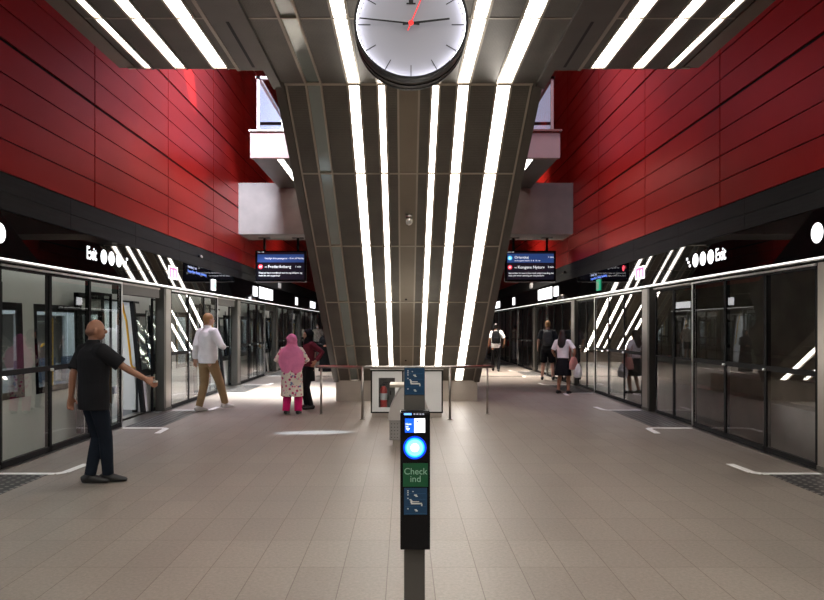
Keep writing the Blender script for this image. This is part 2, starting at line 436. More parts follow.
SIDES = {(-1, 0): 'outermost narrow', (-1, 1): 'middle', (-1, 2): 'innermost wide'}
def strip_thing(name, label, cx, h, js, f, lit=True, group=None):
    base = f(Vector((cx, js[0], 0)))
    t = thing(name, label, 'ceiling light', base, group)
    for (p, q) in zip(js[:-1], js[1:]):
        p_, q_ = min(p, q), max(p, q)
        bm = NB(); box(bm, cx - h, cx + h, p_ + .012, q_ - .012, -.004, .010, fn=lambda v: f(v) - base)
        link_mesh('diffuser', bm, M['strip'] if lit else M['unlit'], t)
    bm = NB()
    for s in (-1, 1):
        a, b = sorted((cx + s * h, cx + s * (h + .004)))
        box(bm, a, b, min(js), max(js), -.01, .028, fn=lambda v: f(v) - base)
    link_mesh('housing', bm, M['bronze'], t)
    return t
for s, sn, lst in ((-1, 'left', side), (1, 'right', side)):
    for i, (o_, h) in enumerate(lst):
        strip_thing('ceiling_light', '%s white light strip of the %s side ceiling, running to its far edge' % (('narrow outermost', 'medium middle', 'wide innermost')[i], sn), CX + s * o_, h, joints, cfn, group='side ceiling light strips')
    for i, (o_, h) in enumerate(cent):
        lit = not (s < 0 and i == 0)
        strip_thing('ceiling_light', ('%s light strip of the central ceiling %s of the clock' % (('white outer', 'white middle', 'narrow white inner')[i], sn)) if lit else 'unlit grey glass strip of the central ceiling left of the clock', CX + s * o_, h, jc, cfn, lit)

# escalator underside
SJ = [0, 1.527, 3.17, 4.815, 6.435, SL]
esc = thing('escalator', 'inclined escalator with striplit metal underside rising towards the ceiling', 'escalator', (CX, 15.2, 0))
E0 = Vector(esc.location)
ef = lambda v: ffn(v) - E0
bm = NB(); panels_between(bm, spC2, SJ, ef, 0, .03); link_mesh('underside_sheet', bm, M['perf'], esc)
bm = NB(); panels_between(bm, [(CX - .115, CX + .115)], SJ, ef, 0, .03); link_mesh('spine_panel', bm, M['spine'], esc)
bm = NB(); ridges(bm, rc, 0, SL, ef); ridges(bm, [CX - .125, CX + .125, CX - 1.44, CX + 1.44], 0, SL, ef)
for j in SJ[1:-1]: box(bm, CX - 1.44, CX + 1.44, j - .013, j + .013, 0, .036, fn=ef)
box(bm, CX - 1.46, CX + 1.46, -.02, .02, 0, .04, fn=ef)
link_mesh('rib', bm, M['bronze'], esc)
for s in (-1, 1):
    bm = NB(); a, b = sorted((CX + s * 1.46, CX + s * 1.57)); box(bm, a, b, -.1, SL, -.35, .06, fn=ef)
    link_mesh('side_beam', bm, M['beam'], esc)
bm = NB(); box(bm, CX - 1.55, CX + 1.55, .02, SL, -1.2, -.005, fn=ef)
link_mesh('truss', bm, M['steel_dark'], esc)
bm = NB(); box(bm, -1.52, 1.525, -.02, 2.6, 0, .435); link_mesh('base_plinth', bm, M['plinth'], esc)
bm = NB(); box(bm, -1.53, 1.535, -.03, 0.0, .435, .45)
link_mesh('plinth_edge', bm, M['bronze'], esc)
for s in (-1, 1):
    bm = NB(); a, b = sorted((CX + s * 1.5, CX + s * 1.56)); box(bm, a, b, -1.4, SL - .5, -1.9, -1.2, fn=ef)
    link_mesh('balustrade', bm, M['steel_dark'], esc)

soffit_lights = []
for s, sn in ((-1, 'left'), (1, 'right')):
    for i, (o_, h) in enumerate(cent):
        lit = not (s < 0 and i == 0)
        soffit_lights.append(strip_thing('soffit_light', ('%s light strip running down the escalator underside, %s of its spine' % (('white outer', 'white middle', 'narrow white inner')[i], sn)) if lit else 'unlit grey glass strip on the left of the escalator underside', CX + s * o_, h, SJ, ffn, lit))

# the second flight stands 16.7 m further on, behind the first (mirrored in the glass fascias)
def copy_thing(o, dy):
    r = o.copy(); col.objects.link(r); r.location = o.location + Vector((0, dy, 0))
    for ch in o.children:
        c = ch.copy(); col.objects.link(c); c.parent = r
    return r
e2 = copy_thing(esc, 16.7); e2['label'] = 'second escalator behind the first one, mirrored in the black glass fascias'
for o in soffit_lights:
    c2 = copy_thing(o, 16.7); c2['label'] = o['label'].replace('the escalator underside', 'the second escalator')
# small dome lamp on the spine and tiny bolts
def on_spine(py):
    d = 5405 / (736 - py); s = (d - 8.29) / SD.y; return s
s_ = on_spine(215)
c = ffn(Vector((CX + .02, s_, .03)))
t = thing('security_camera', 'small chrome dome camera on the spine of the escalator underside', 'camera', c)
bm = NB(); tube(bm, [(0, 0, 0), (0, 0, -.03)], .05, 20); link_mesh('mount', bm, M['steel_bright'], t, True)
bm = NB(); tube(bm, [(0, 0, -.03), (0, 0, -.10), (0, 0, -.13), (0, 0, -.15)], [.05, .05, .04, .015], 20); link_mesh('dome', bm, M['steel_bright'], t, True)
for py, lb in ((299, 'upper small black sensor on the spine of the escalator underside'), (360, 'lower small black sensor on the spine of the escalator underside')):
    s_ = on_spine(py)
    bm = NB(); ball(bm, (0, 0, 0), .018, 2)
    o = link_mesh('sensor', bm, M['black'], None, True, ffn(Vector((CX - .02, s_, .032)))); tag(o, lb, 'sensor')

# ------------------------------------------------------------------ concrete beam, mezzanine landing
struct('concrete_beam', M['concrete'], (XL + .005, XR - .005, 19.4, 20.75, 4.15, 5.56), label='concrete beam spanning the station', cat='beam')
ld = thing('mezzanine_landing', 'pale mezzanine slab resting on the concrete beam', 'landing', (CX, 15.8, 5.40))
D = lambda x0, x1, y0, y1, z0, z1: (x0 - CX, x1 - CX, y0 - 15.8, y1 - 15.8, z0 - 5.4, z1 - 5.4)
B('slab', M['concrete_smooth'], ld, D(-3.45, 3.5, 15.8, 15.95, 5.39, 5.98), D(-3.45, 3.5, 15.95, 19.4, 5.7, 5.98))
B('underside', M['beam'], ld, D(-3.43, 3.48, 15.96, 19.38, 5.41, 5.69))
B('coping', M['white'], ld, D(-3.48, 0, 15.76, 15.98, 5.98, 6.01))
B('coping', M['brown'], ld, D(0, 3.54, 15.76, 15.98, 5.98, 6.02))
for x, lb in ((-2.8, 'white light strip under the left end of the mezzanine slab'), (2.85, 'white light strip under the right end of the mezzanine slab')):
    t = thing('strip_light', lb, 'ceiling light', (x, 16.2, 5.41))
    B('diffuser', M['strip_far'], t, (-.07, .07, -.2, 3.1, -.012, 0))
    B('housing', M['bronze'], t, (-.085, -.071, -.22, 3.12, -.02, 0), (.071, .085, -.22, 3.12, -.02, 0))
for s, sn in ((-1, 'left'), (1, 'right')):
    t = thing('glass_balustrade', 'glass balustrade with %s on the %s end of the mezzanine' % ('white posts' if s < 0 else 'brown rails', sn), 'balustrade', (s * 3.3 + CX * .5, 15.85, 6.03))
    fm = M['white'] if s < 0 else M['brown']
    xs = [0, -s * .55, -s * 1.1, -s * 1.65]
    for x in xs: B('post', M['white'] if s < 0 else M['concrete_smooth'], t, (x - .03, x + .03, -.03, .03, 0, 1.14))
    B('handrail', fm, t, (min(-.06, -s * 1.7), max(.06, -s * 1.7), -.05, .05, 1.14, 1.19))
    B('handrail', fm, t, (-.05, .05, -.05, 3.4, 1.14, 1.19))
    B('glass_pane', M['clear'], t, (min(0, -s * 1.7), max(0, -s * 1.7), -.012, .012, .02, 1.1))
    B('glass_pane', M['clear'], t, (-.012, .012, 0, 3.4, .02, 1.1))
# upper daylight windows beyond the landing
for s, nm, mm in ((-1, 'window_3', 'sky_left'), (1, 'window_4', 'sky_right')):
    w = struct(nm, M['blackframe'], (*sorted((s * 3.2 + CX, s * 3.26 + CX)), 19.9, 20.0, 5.56, 9.5), (*sorted((s * 1.6 + CX, s * 1.66 + CX)), 19.9, 20.0, 5.56, 9.5), (*sorted((s * 1.6 + CX, s * 3.2 + CX)), 19.9, 20.0, 7.3, 7.38), (*sorted((s * 1.6 + CX, s * 3.2 + CX)), 19.9, 20.0, 9.4, 9.5), label='upper window behind the %s mezzanine balustrade' % ('left' if s < 0 else 'right'))
    p = struct('window_pane', M[mm], (*sorted((s * 1.66 + CX, s * 3.2 + CX)), 19.94, 19.97, 5.57, 9.4)); p.parent = w; del p['kind']

# ------------------------------------------------------------------ platform screens
P0 = 13.57; PITCH = 5.83
def posts_k(k): return P0 + PITCH * k
sides = (('left', XL, -1, 'glass', True), ('right', XR, 1, 'glass_dark', False))
KS = list(range(-2, 7))
def where(k, noun, sn):
    if k == -2: return 'the %s edge one level with the camera' % sn
    return '%s on the %s edge' % (ORD[k + 1], sn)
for sn, X, s, gm, train_open in sides:
    def sx(a, b): return tuple(sorted((a * s, b * s)))   # local x measured outward from the glass plane towards the track
    for k in KS + [7]:
        p = posts_k(k)
        if p > Y1 - .4: continue
        t = thing('platform_screen_post', 'brushed steel post, ' + (where(k, 'one', sn)), 'post', (X, p, 0))
        B('column', M['steel'], t, (*sx(-.02, .15), -.12, .17, 0, 2.33))
        B('jamb', M['steel_dark'], t, (*sx(-.015, .15), -.215, -.123, 0, 2.33))
        B('foot_plate', M['steel_dark'], t, (*sx(-.035, -.021), -.212, .165, .005, .06))
    for k in KS:
        p = posts_k(k); a = p + .2; b = p + 3.62; e = p + 5.61
        if e > Y1: continue
        t = thing('platform_screen', 'fixed three-pane glass screen, ' + (where(k, 'one', sn)), 'glass screen', (X, a, 0), 'fixed glass screens along the %s edge' % sn)
        L = b - a; w = L / 3
        bx = []
        for i in range(4):
            c = i * w; bx.append((*sx(-.012, .05), max(c - .03, 0), min(c + .03, L), 0, 2.31))
        bx += [(*sx(-.012, .05), 0, L, 0, .07), (*sx(-.012, .05), 0, L, 2.27, 2.31)]
        B('frame', M['blackframe'], t, *bx)
        for i in range(3):
            B('glass_pane', M[gm], t, (*sx(.0, .014), i * w + .03, (i + 1) * w - .03, .07, 2.27))
        B('mid_rail', M['blackframe'], t, *[(*sx(-.014, .02), i * w + .03, (i + 1) * w - .03, 1.045, 1.11) for i in range(3)])
        B('edge_trim', M['steel_bright'], t, (*sx(-.026, -.013), 0, L, 2.30, 2.325), (*sx(-.026, -.013), L - .03, L, .02, 2.3))
        if k > -2 and k < 3:
            for i in (1, 2):
                bm = NB(); tube(bm, [(0, i * w, 1.06), (-s * .045, i * w, 1.06)], .018, 12); link_mesh('latch', bm, M['steel_bright'], t, True)
        # the door bay: header, threshold
        hd = thing('lintel_cover', 'steel cover over the ' + ('open' if train_open else 'closed') + ' doorway, ' + (where(k, 'one', sn)), 'door cover', (X, b, 2.14))
        if train_open: B('cover', M['steel_dark'], hd, (*sx(-.0, .15), .003, e - b - .22 + .0, 0, .17))
        B('edge_strip', M['steel'], hd, (*sx(-.02, .0), .003, e - b - .22, .155, .185))
        th_ = B('threshold_plate', M['steel'], None, (*sx(-.02, .2), .003, e - b - .22, .0005, .005)); th_.location = (X, b, 0); tag(th_, 'steel threshold plate of the ' + ('open' if train_open else 'closed') + ' doorway, ' + where(k, 'one', sn), 'threshold')
        # sliding door leaves
        lw = (e - .22 - b) / 2
        for q in (0, 1):
            if train_open:
                y = b - lw + .06 if q == 0 else e - .1
                x = .165
                lab = 'open sliding glass door leaf drawn back %s doorway, ' % ('near side of the' if q == 0 else 'far side of the')
            else:
                y = b + .004 + q * lw; x = .02
                lab = 'closed sliding glass door leaf, %s half of the doorway, ' % ('near' if q == 0 else 'far')
            if y + lw > Y1: continue
            d = thing('sliding_door', lab + (where(k, 'one', sn)), 'door', (X + s * x, y, 0), 'sliding glass door leaves along the %s edge' % sn)
            z1 = 2.14 if train_open else 2.285
            lw2 = lw - .008
            B('frame', M['blackframe'], d, (*sx(0, .035), 0, .035, .01, z1), (*sx(0, .035), lw2 - .035, lw2, .01, z1), (*sx(0, .035), .035, lw2 - .035, .01, .07), (*sx(0, .035), .035, lw2 - .035, z1 - .04, z1))
            B('glass_pane', M[gm], d, (*sx(.01, .022), .035, lw2 - .035, .07, z1 - .04))
            B('push_bar', M['blackframe'], d, (*sx(-.004, .024), .035, lw2 - .035, 1.06, 1.085))
    # ledge with the steel edge
    lt = thing('fascia_ledge', 'bright steel ledge running under the black %s fascia' % sn, 'ledge', (X, Y0, 2.34))
    B('ledge_profile', M['steel_bright'], lt, (*sx(-.05, .1), 0, Y1 - Y0, .012, .052))
    B('light_line', M['lit_line'], lt, (*sx(-.056, -.0502), 0, Y1 - Y0, .030, .048))
    B('track_fill', M['track_fill'], lt, (*sx(.12, .17), 0, Y1 - Y0, .02, .05))  # hidden glowing strip added to brighten the train and the trackway
    B('shadow_gap', M['blackframe'], lt, (*sx(.0, .1), 0, Y1 - Y0, -.008, .011))
    # floor strips, mats and painted brackets
    et = struct('trim_5' if s < 0 else 'trim_6', M['steel'], (*sorted((X - s * .09, X - s * .02)), Y0, Y1, 0, .004), label='steel strip along the %s platform edge' % sn)
    for k in KS:
        p = posts_k(k); b = p + 3.6; e = p + 5.83 - .04
        if e > Y1: continue
        lab = 'dark studded tactile mat before the doorway, ' + (where(k, 'one', sn))
        o = B('tactile_mat', M['studs'], None, (*sorted((X - s * .1, X - s * .68)), b, e, 0, .004)); tag(o, lab, 'floor mat', 'tactile mats at the %s doorways' % sn)
        if k > 4: continue
        for yy, dr in ((b - .16, -1), (e + .02 + .0, 1)):
            bm = NB()
            xa = X - s * .1; xb = X - s * .74; xc = X - s * .86
            w2 = .045
            def quad(p1, p2, p3, p4):
                top = [bm.verts.new((*q_, .005)) for q_ in (p1, p2, p3, p4)]
                bot = [bm.verts.new((*q_, .0005)) for q_ in (p1, p2, p3, p4)]
                bm.faces.new(top); bm.faces.new(bot[::-1])
                for i in range(4): bm.faces.new((top[i], bot[i], bot[(i + 1) % 4], top[(i + 1) % 4]))
            quad((xa, yy - w2), (xb, yy - w2), (xb, yy + w2), (xa, yy + w2))
            x2 = xb - s * .05
            quad((xb, yy - w2), (x2, yy + dr * w2 * .9 - w2 * .6), (x2, yy + dr * w2 * .9 + w2), (xb, yy + w2)) if False else None
            pts = [(xb, yy), (xb - s * .07, yy + dr * .08), (xb - s * .10, yy + dr * .55)]
            for (q1, q2) in zip(pts[:-1], pts[1:]):
                v = Vector((q2[0] - q1[0], q2[1] - q1[1])).normalized(); n = Vector((-v.y, v.x)) * w2
                quad((q1[0] - n.x, q1[1] - n.y), (q2[0] - n.x, q2[1] - n.y), (q2[0] + n.x, q2[1] + n.y), (q1[0] + n.x, q1[1] + n.y))
            o = link_mesh('painted_bracket', bm, M['whitepaint']); tag(o, 'white floor bracket, %s side of the doorway, ' % ('near' if dr < 0 else 'far') + (where(k, 'one', sn)), 'floor marking', 'white floor brackets on the %s side' % sn)

# drain slot across the floor behind the escalator base
for x0, x1, lb in ((-3.9, -1.7, 'left'), (2.4, 4.1, 'right')):
    o = B('drain_slot', M['darkgrate'], None, *[(x0 + i * .36, x0 + i * .36 + .33, 22.6, 22.9, 0, .004) for i in range(int((x1 - x0) / .36))]); tag(o, 'dark drain grating across the floor on the far %s of the escalator base' % lb, 'drain')

# ------------------------------------------------------------------ fascia signs
for sn, X, s, _, _ in sides:
    xin = X - s * .004
    yd = Vector((0, 0, 1)); xd = Vector((0, 1, 0)) if s < 0 else Vector((0, -1, 0))
    zc = 2.67
    def sdisc(parent, y, z, r, m, name='disc', loc=None, off=0.004, n=40):
        bm = NB(); tube(bm, [(X - s * off, y, z), (X + s * .002, y, z)], r, n, u=(0, 0, 1))
        for v in bm.verts: v.co -= loc
        return link_mesh(name, bm, m, parent)
    loc = Vector((X, 10.1, zc))
    t = thing('exit_sign', 'lit Exit sign with round line symbols on the black %s fascia' % sn, 'sign', loc)
    text('exit_lettering', 'Exit', .265, M['lit_sign'], t, (X - s * .004, 10.12 if s < 0 else 10.54, zc), xd, yd, sx=.82, bold=.003)
    for y in (10.71, 10.99, 11.27): sdisc(t, y, zc, .108, M['lit_sign'], 'line_symbol', loc)
    bm = NB()   # stairs pictogram
    for i in range(3): box(bm, X - s * .004, X + s * .002, 11.46 + i * .055, 11.52 + i * .055, zc - .09 + i * .06, zc - .05 + i * .06) if X > X - s * .004 else box(bm, X - .002, X + .004, 11.46 + i * .055, 11.52 + i * .055, zc - .09 + i * .06, zc - .05 + i * .06)
    for v in bm.verts: v.co -= loc
    link_mesh('stairs_pictogram', bm, M['lit_sign'], t)
    loc = Vector((X, 7.95, zc)); t = sdisc(None, 7.95, zc, .115, M['lit_sign'], 'line_sign', loc); t.location = loc
    tag(t, 'single round lit line sign on the %s fascia at the picture edge' % sn, 'sign')
    # pink and white metro sign above the post
    loc = Vector((X, 13.95, zc)); t = thing('metro_sign', 'lit white and pink letter M sign on the %s fascia above a post' % sn, 'sign', loc)
    bx0, bx1 = sorted((-s * .006, s * .002))
    B('panel', M['lit_sign'], t, (bx0, bx1, -.30, .24, -.125, .125))
    B('letter', M['lit_pink'], t, *[(*sorted((-s * .006, -s * .010)), y, y + .05, -.10, .10) for y in ()] + [(*sorted((-s * .006, -s * .010)), y, y + .09, -.10, .10) for y in (-.27, -.09, .09)], (*sorted((-s * .006, -s * .010)), -.27, .18, .055, .10))
    # departure board sunk into the fascia
    loc = Vector((X, 16.2, zc)); t = thing('departure_board', 'dark departure board with small blue lettering in the %s fascia' % sn, 'display', loc)
    B('panel', M['blackglass'], t, (bx0, bx1, -1.5, 1.5, .075, .255))
    o1 = Vector((X - s * .008, 16.2 + s * 1.35, zc + .205))
    line1 = 'Frederiksberg    1 min' if s < 0 else 'Orientkaj    1 min'
    text('lettering', line1, .07, M['lit_dim'], t, o1, xd, yd, ext=.001)
    text('lettering', 'see you later and mind the gap between the doors', .11, M['lit_blue'], t, o1 - Vector((0, 0, .14)), xd, yd, ext=.001) if False else text('lettering', 'Kongens Nytorv  Orientkaj  Frederiksberg', .08, M['lit_blue'], t, o1 - Vector((0, 0, .09)), xd, yd, ext=.001)
    if s > 0:
        bm = NB(); tube(bm, [(-s * .009, -1.25, .175), (0, -1.25, .175)], .06, 24, u=(0, 0, 1)); link_mesh('line_symbol', bm, M['lit_red'], t)
    # escape sign
    loc = Vector((X, 16.85, 2.59)); t = thing('escape_sign', 'small green escape sign low on the %s fascia' % sn, 'sign', loc)
    B('panel', M['lit_green'] if s > 0 else M['lit_sign'], t, (*sorted((-s * .03, 0)), -.13, .13, -.12, .14))
    bm = NB()
    xx = sorted((-s * .031, -s * .034))
    box(bm, *xx, .03, .09, -.09, .09); box(bm, *xx, -.07, -.01, -.02, .06); box(bm, *xx, -.055, -.025, .065, .095); box(bm, *xx, -.09, -.06, -.09, -.02); box(bm, *xx, -.03, .0, -.09, -.02)
    link_mesh('pictogram', bm, M['offwhite'] if s > 0 else M['lit_green'], t)
    # long lit display further along
    loc = Vector((X, 23.2, zc)); t = thing('lit_display', 'long glaring white display on the %s fascia beyond the hanging screen' % sn, 'display', loc)
    B('panel', M['lit_sign'], t, (*sorted((-s * .03, 0)), -1.15, 1.15, -.17, .19)); B('casing', M['black'], t, (*sorted((-s * .028, 0)), -1.19, -1.151, -.22, .22), (*sorted((-s * .028, 0)), 1.151, 1.19, -.22, .22))
    t2 = B('line_sign', M['lit_sign'], None, (*sorted((X - s * .02, X)), 21.3, 21.85, zc - .14, zc + .16)); tag(t2, 'small lit white sign just before the long %s display' % sn, 'sign')
    for y, w_, lb in ((29.9, .25, 'small lit white sign on the %s fascia past the long display' % sn), (35.2, .9, 'farthest small lit white sign on the %s fascia' % sn)):
        t2 = B('line_sign', M['lit_sign'], None, (*sorted((X - s * .02, X)), y - w_, y + w_, zc - .16, zc + .16)); tag(t2, lb, 'sign')
    # dome on the ledge
    bm = NB(); ball(bm, (0, 0, 0), .16, 3)
    bmesh.ops.bisect_plane(bm, geom=bm.verts[:] + bm.edges[:] + bm.faces[:], plane_co=(0, 0, 0), plane_no=(0, 0, -1), clear_outer=True)
    bmesh.ops.holes_fill(bm, edges=bm.edges[:])
    o = link_mesh('camera_dome', bm, M['steel'], None, True, Vector((X - s * .0, 20.9 if s < 0 else 20.7, 2.392))); tag(o, 'small grey half dome on the %s fascia ledge' % sn, 'camera dome')
    for j, (y, z) in enumerate(((15.6, 3.17),) if s < 0 else ((20.3, 3.17),)):
        t = thing('security_camera', 'small dark camera on the grey band above the %s fascia' % sn, 'camera', (X - s * .004, y, z))
        bm = NB(); tube(bm, [(0, 0, 0), (-s * .06, 0, 0)], .035, 16); link_mesh('housing', bm, M['black'], t, True)
        bm = NB(); tube(bm, [(-s * .06, 0, 0), (-s * .10, -.02, -.03)], .022, 12); link_mesh('lens', bm, M['steel'], t, True)
    o = B('loudspeaker', M['white'], None, (*sorted((X - s * .05, X)), 25.5, 25.9, 3.0, 3.18)); tag(o, 'small white loudspeaker on the grey band of the %s wall' % sn, 'speaker')

# ------------------------------------------------------------------ hanging displays
def display(xpix0, xpix1, label, lines, bluebar):
    d = 20.15; xa = (xpix0 - 404) * d / F; xb = (xpix1 - 404) * d / F; za = H + (326 - 250.7) * d / F; zb = H + (326 - 281.5) * d / F
    c = Vector(((xa + xb) / 2, d, zb)); w = xb - xa; h = za - zb
    t = thing('hanging_display', label, 'display', c)
    bm = NB(); box(bm, -w / 2, w / 2, 0, .12, 0, h, bev=.012); link_mesh('casing', bm, M['blackgloss'], t)
    B('bottom_edge', M['steel'], t, (-w / 2 + .02, w / 2 - .02, 0.01, .1, -.02, 0))
    B('screen', M['screen'], t, (-w / 2 + .06, w / 2 - .06, -.006, 0, .06, h - .05))
    B('screen_bar', M['screen_blue'], t, (-w / 2 + .065, w / 2 - .065, -.010, -.006, bluebar[0] * h, bluebar[1] * h))
    for px in (-.48, .48):
        bm = NB(); tube(bm, [(px, .06, h), (px, .06, 4.135 - zb)], .035, 14); link_mesh('hanger', bm, M['black'], t, True)
        B('hanger_plate', M['black'], t, (px - .16, px + .16, .0, .12, 4.13 - zb, 4.149 - zb))
    for (kind, x, z, sz, s_, m_) in lines:
        if kind == 't': text('lettering', s_, sz, M[m_], t, c + Vector((-w / 2 + x, -.0125, z * h)), (1, 0, 0), (0, 0, 1), ext=.001)
        else:
            bm = NB(); disc_y(bm, -w / 2 + x, z * h, sz, -.014, -.006, 32); link_mesh('line_symbol', bm, M[m_], t)
            B('symbol_mark', M['lit_soft'], t, (-w / 2 + x - sz * .45, -w / 2 + x - sz * .15, -.017, -.014, z * h - sz * .45, z * h + sz * .45), (-w / 2 + x + sz * .15, -w / 2 + x + sz * .45, -.017, -.014, z * h - sz * .45, z * h + sz * .45))
display(255.3, 306.3, 'left hanging departure screen showing Frederiksberg under a blue bar', [
    ('t', .27, .75, .068, 'Vestlige linie passagerer - Kort til Vestby', 'lit_soft'),
    ('c', .15, .48, .066, '', 'lit_red'), ('t', .27, .475, .06, 'via', 'lit_soft'), ('t', .36, .48, .118, 'Frederiksberg', 'lit_soft'), ('t', 1.14, .48, .075, '1 min', 'lit_soft'),
    ('t', .1, .28, .066, 'Husk at have mundbind ved det og billigere og', 'lit_soft'), ('t', .1, .19, .066, 'hold din del og god tur', 'lit_soft'), ('t', .07, .955, .035, 'metro  12:46', 'lit_soft')], (.62, .88))
display(505.0, 556.0, 'right hanging departure screen listing Orientkaj and Kongens Nytorv', [
    ('c', .14, .76, .062, '', 'lit_cyan'), ('t', .27, .78, .105, 'Orientkaj', 'lit_soft'), ('t', .27, .675, .056, 'via Kongens Nytorv 3  8  12 min', 'lit_soft'), ('t', 1.22, .79, .075, '1 min', 'lit_soft'),
    ('c', .14, .46, .062, '', 'lit_red'), ('t', .27, .45, .06, 'via', 'lit_soft'), ('t', .36, .46, .115, 'Kongens Nytorv', 'lit_soft'), ('t', 1.22, .47, .075, '3 min', 'lit_soft'),
    ('t', .1, .27, .062, 'Remember to wear a face mask when boarding the', 'lit_soft'), ('t', .1, .19, .062, 'train and when standing on the platform', 'lit_soft'), ('t', .07, .955, .035, 'metro  12:46', 'lit_soft')], (.61, .9))

# ------------------------------------------------------------------ station clock
cl = thing('station_clock', 'large round backlit station clock hanging under the ceiling', 'clock', (.05, 5.0, 3.769))
R = 57 * 5.0 / F
bm = NB(); ring_y(bm, 0, 0, R, R - .018, -.025, .055); link_mesh('front_rim', bm, M['black'], cl, False)
bm = NB(); disc_y(bm, 0, 0, R - .004, .055, .2, 72); link_mesh('drum', bm, M['grey_metal'], cl)
bm = NB(); ring_y(bm, 0, 0, R + .003, R - .02, .115, .128); link_mesh('seam', bm, M['black'], cl)
bm = NB(); ring_y(bm, 0, 0, R, R - .022, .2, .23); link_mesh('rear_rim', bm, M['black'], cl)
bm = NB(); ring_y(bm, 0, 0, R - .0181, R - .021, -.012, .026); link_mesh('light_ring', bm, M['dial_rim'], cl)
bm = NB(); disc_y(bm, 0, 0, R - .0185, .03, .04, 72); link_mesh('dial', bm, M['dial'], cl)
bm = NB(); disc_y(bm, 0, 0, R - .03, .21, .228, 72); link_mesh('rear_dial', bm, M['dial'], cl)
bm = NB()
def radial(bm, ang, r0, r1, w, y0, y1, w1=None):
    a = math.radians(ang); d = Vector((math.sin(a), 0, math.cos(a))); n = Vector((d.z, 0, -d.x)); w1 = w if w1 is None else w1
    ps = [d * r0 - n * w, d * r0 + n * w, d * r1 + n * w1, d * r1 - n * w1]
    f = [bm.verts.new((p.x, y0, p.z)) for p in ps]; b = [bm.verts.new((p.x, y1, p.z)) for p in ps]
    bm.faces.new(f); bm.faces.new(b[::-1])
    for i in range(4): bm.faces.new((f[i], b[i], b[(i + 1) % 4], f[(i + 1) % 4]))
for h in range(12): radial(bm, h * 30, R - .115, R - .024, .0028, .026, .0295)
for mn in range(60):
    if mn % 5: radial(bm, mn * 6, R - .034, R - .026, .002, .026, .0295)
link_mesh('hour_marks', bm, M['black'], cl)
bm = NB(); box(bm, -.033, .033, .024, .0295, .146, .155); box(bm, -.016, .016, .024, .0295, .155, .19); box(bm, -.006, .006, .024, .0295, .19, .205)
link_mesh('dial_emblem', bm, M['black'], cl)
bm = NB(); radial(bm, 276, -.06, .368, .006, .004, .009, .004); link_mesh('minute_hand', bm, M['black'], cl)
bm = NB(); radial(bm, 83.5, -.06, .275, .008, -.001, .003, .006); link_mesh('hour_hand', bm, M['black'], cl)
bm = NB(); radial(bm, 23, -.06, .30, .004, -.008, -.004); disc_y(bm, 0, 0, .018, -.009, -.001, 24); link_mesh('second_hand', bm, M['redhand'], cl)
bm = NB(); tube(bm, [(0, .12, R - .01), (0, .12, ZC - 3.769)], .05, 20); link_mesh('hanger', bm, M['grey_metal'], cl, True)

# ------------------------------------------------------------------ card reader stand
D3 = 3.6; q = D3 / F
RX = lambda px: (px - 404) * q - .056
RZ = lambda py: H - (py - 326) * q
rd = thing('card_reader_stand', 'black card reader with glowing blue ring on a grey post', 'card reader', (.056, D3, 0))
bm = NB(); box(bm, RX(404), RX(425.3), .062, .135, 0, RZ(367.5), bev=.006); link_mesh('post', bm, M['grey_metal'], rd)
bm = NB(); box(bm, -.10, .10, .0, .2, 0, .012, bev=.003); link_mesh('base_plate', bm, M['grey_metal'], rd)
bm = NB(); box(bm, RX(400.2), RX(430.2), 0, .06, RZ(550), RZ(412), bev=.006); hs = link_mesh('reader_housing', bm, M['blackgloss'], rd)
B('top_cap', M['black'], rd, (RX(401), RX(429.5), .002, .07, RZ(412), RZ(411)))
B('screen', M['lit_sign'], rd, (RX(414.3), RX(425), -.003, 0, RZ(432.5), RZ(418.5)))
B('screen', mat('reader_blue', (0, .1, .6), .3, emit=(.01, .10, .9), es=1), rd, (RX(405), RX(414.3), -.003, 0, RZ(432.5), RZ(418.5)))
w0 = wloc(rd)
text('screen_lettering', 'Check', .0115, M['lit_sign'], rd, w0 + Vector((RX(405.6), -.0045, RZ(424))), (1, 0, 0), (0, 0, 1), ext=.0008)
text('screen_lettering', 'ind', .0115, M['lit_sign'], rd, w0 + Vector((RX(405.6), -.0045, RZ(426.6))), (1, 0, 0), (0, 0, 1), ext=.0008)
bm = NB(); vs = [bm.verts.new(p) for p in ((RX(406), -.004, RZ(428.3)), (RX(410), -.004, RZ(428.3)), (RX(408), -.004, RZ(430.6)))]; bm.faces.new(vs)
r_ = bmesh.ops.extrude_face_region(bm, geom=bm.faces[:]); [setattr(v, 'co', v.co + Vector((0, .001, 0))) for v in r_['geom'] if isinstance(v, bmesh.types.BMVert)]
link_mesh('screen_arrow', bm, M['lit_sign'], rd)
B('screen_mark', mat('mark_blue', (0, .1, .5), .4), rd, (RX(416.7), RX(418.6), -.0045, -.003, RZ(422), RZ(420.3)))
B('status_lights', mat('status_blue', (.1, .3, 1), .3, emit=(.15, .4, 1), es=1.6), rd, (RX(404), RX(411.5), -.002, 0, RZ(415), RZ(413.2)))
B('status_lights', mat('status_grey', (.3, .3, .35), .3, emit=(.2, .22, .28), es=.8), rd, *[(RX(a), RX(a + 1.8), -.002, 0, RZ(414.8), RZ(413.4)) for a in (413.5, 416.5, 419.5, 422.3)])
rcx, rcz = RX(414.8), RZ(447.6)
for r_o, r_i, m_, nm in ((11.6, 9.9, 'ring_blue', 'ring_light'), (9.9, 8.2, 'ring_mid', 'ring_light'), (8.2, 4.2, 'ring_cyan', 'ring_light')):
    bm = NB(); ring_y(bm, rcx, rcz, r_o * q, r_i * q, -.003, .0, 48); link_mesh(nm, bm, M[m_], rd)
bm = NB(); disc_y(bm, rcx, rcz, 4.2 * q, -.003, 0, 40); link_mesh('ring_centre', bm, M['ring_white'], rd)
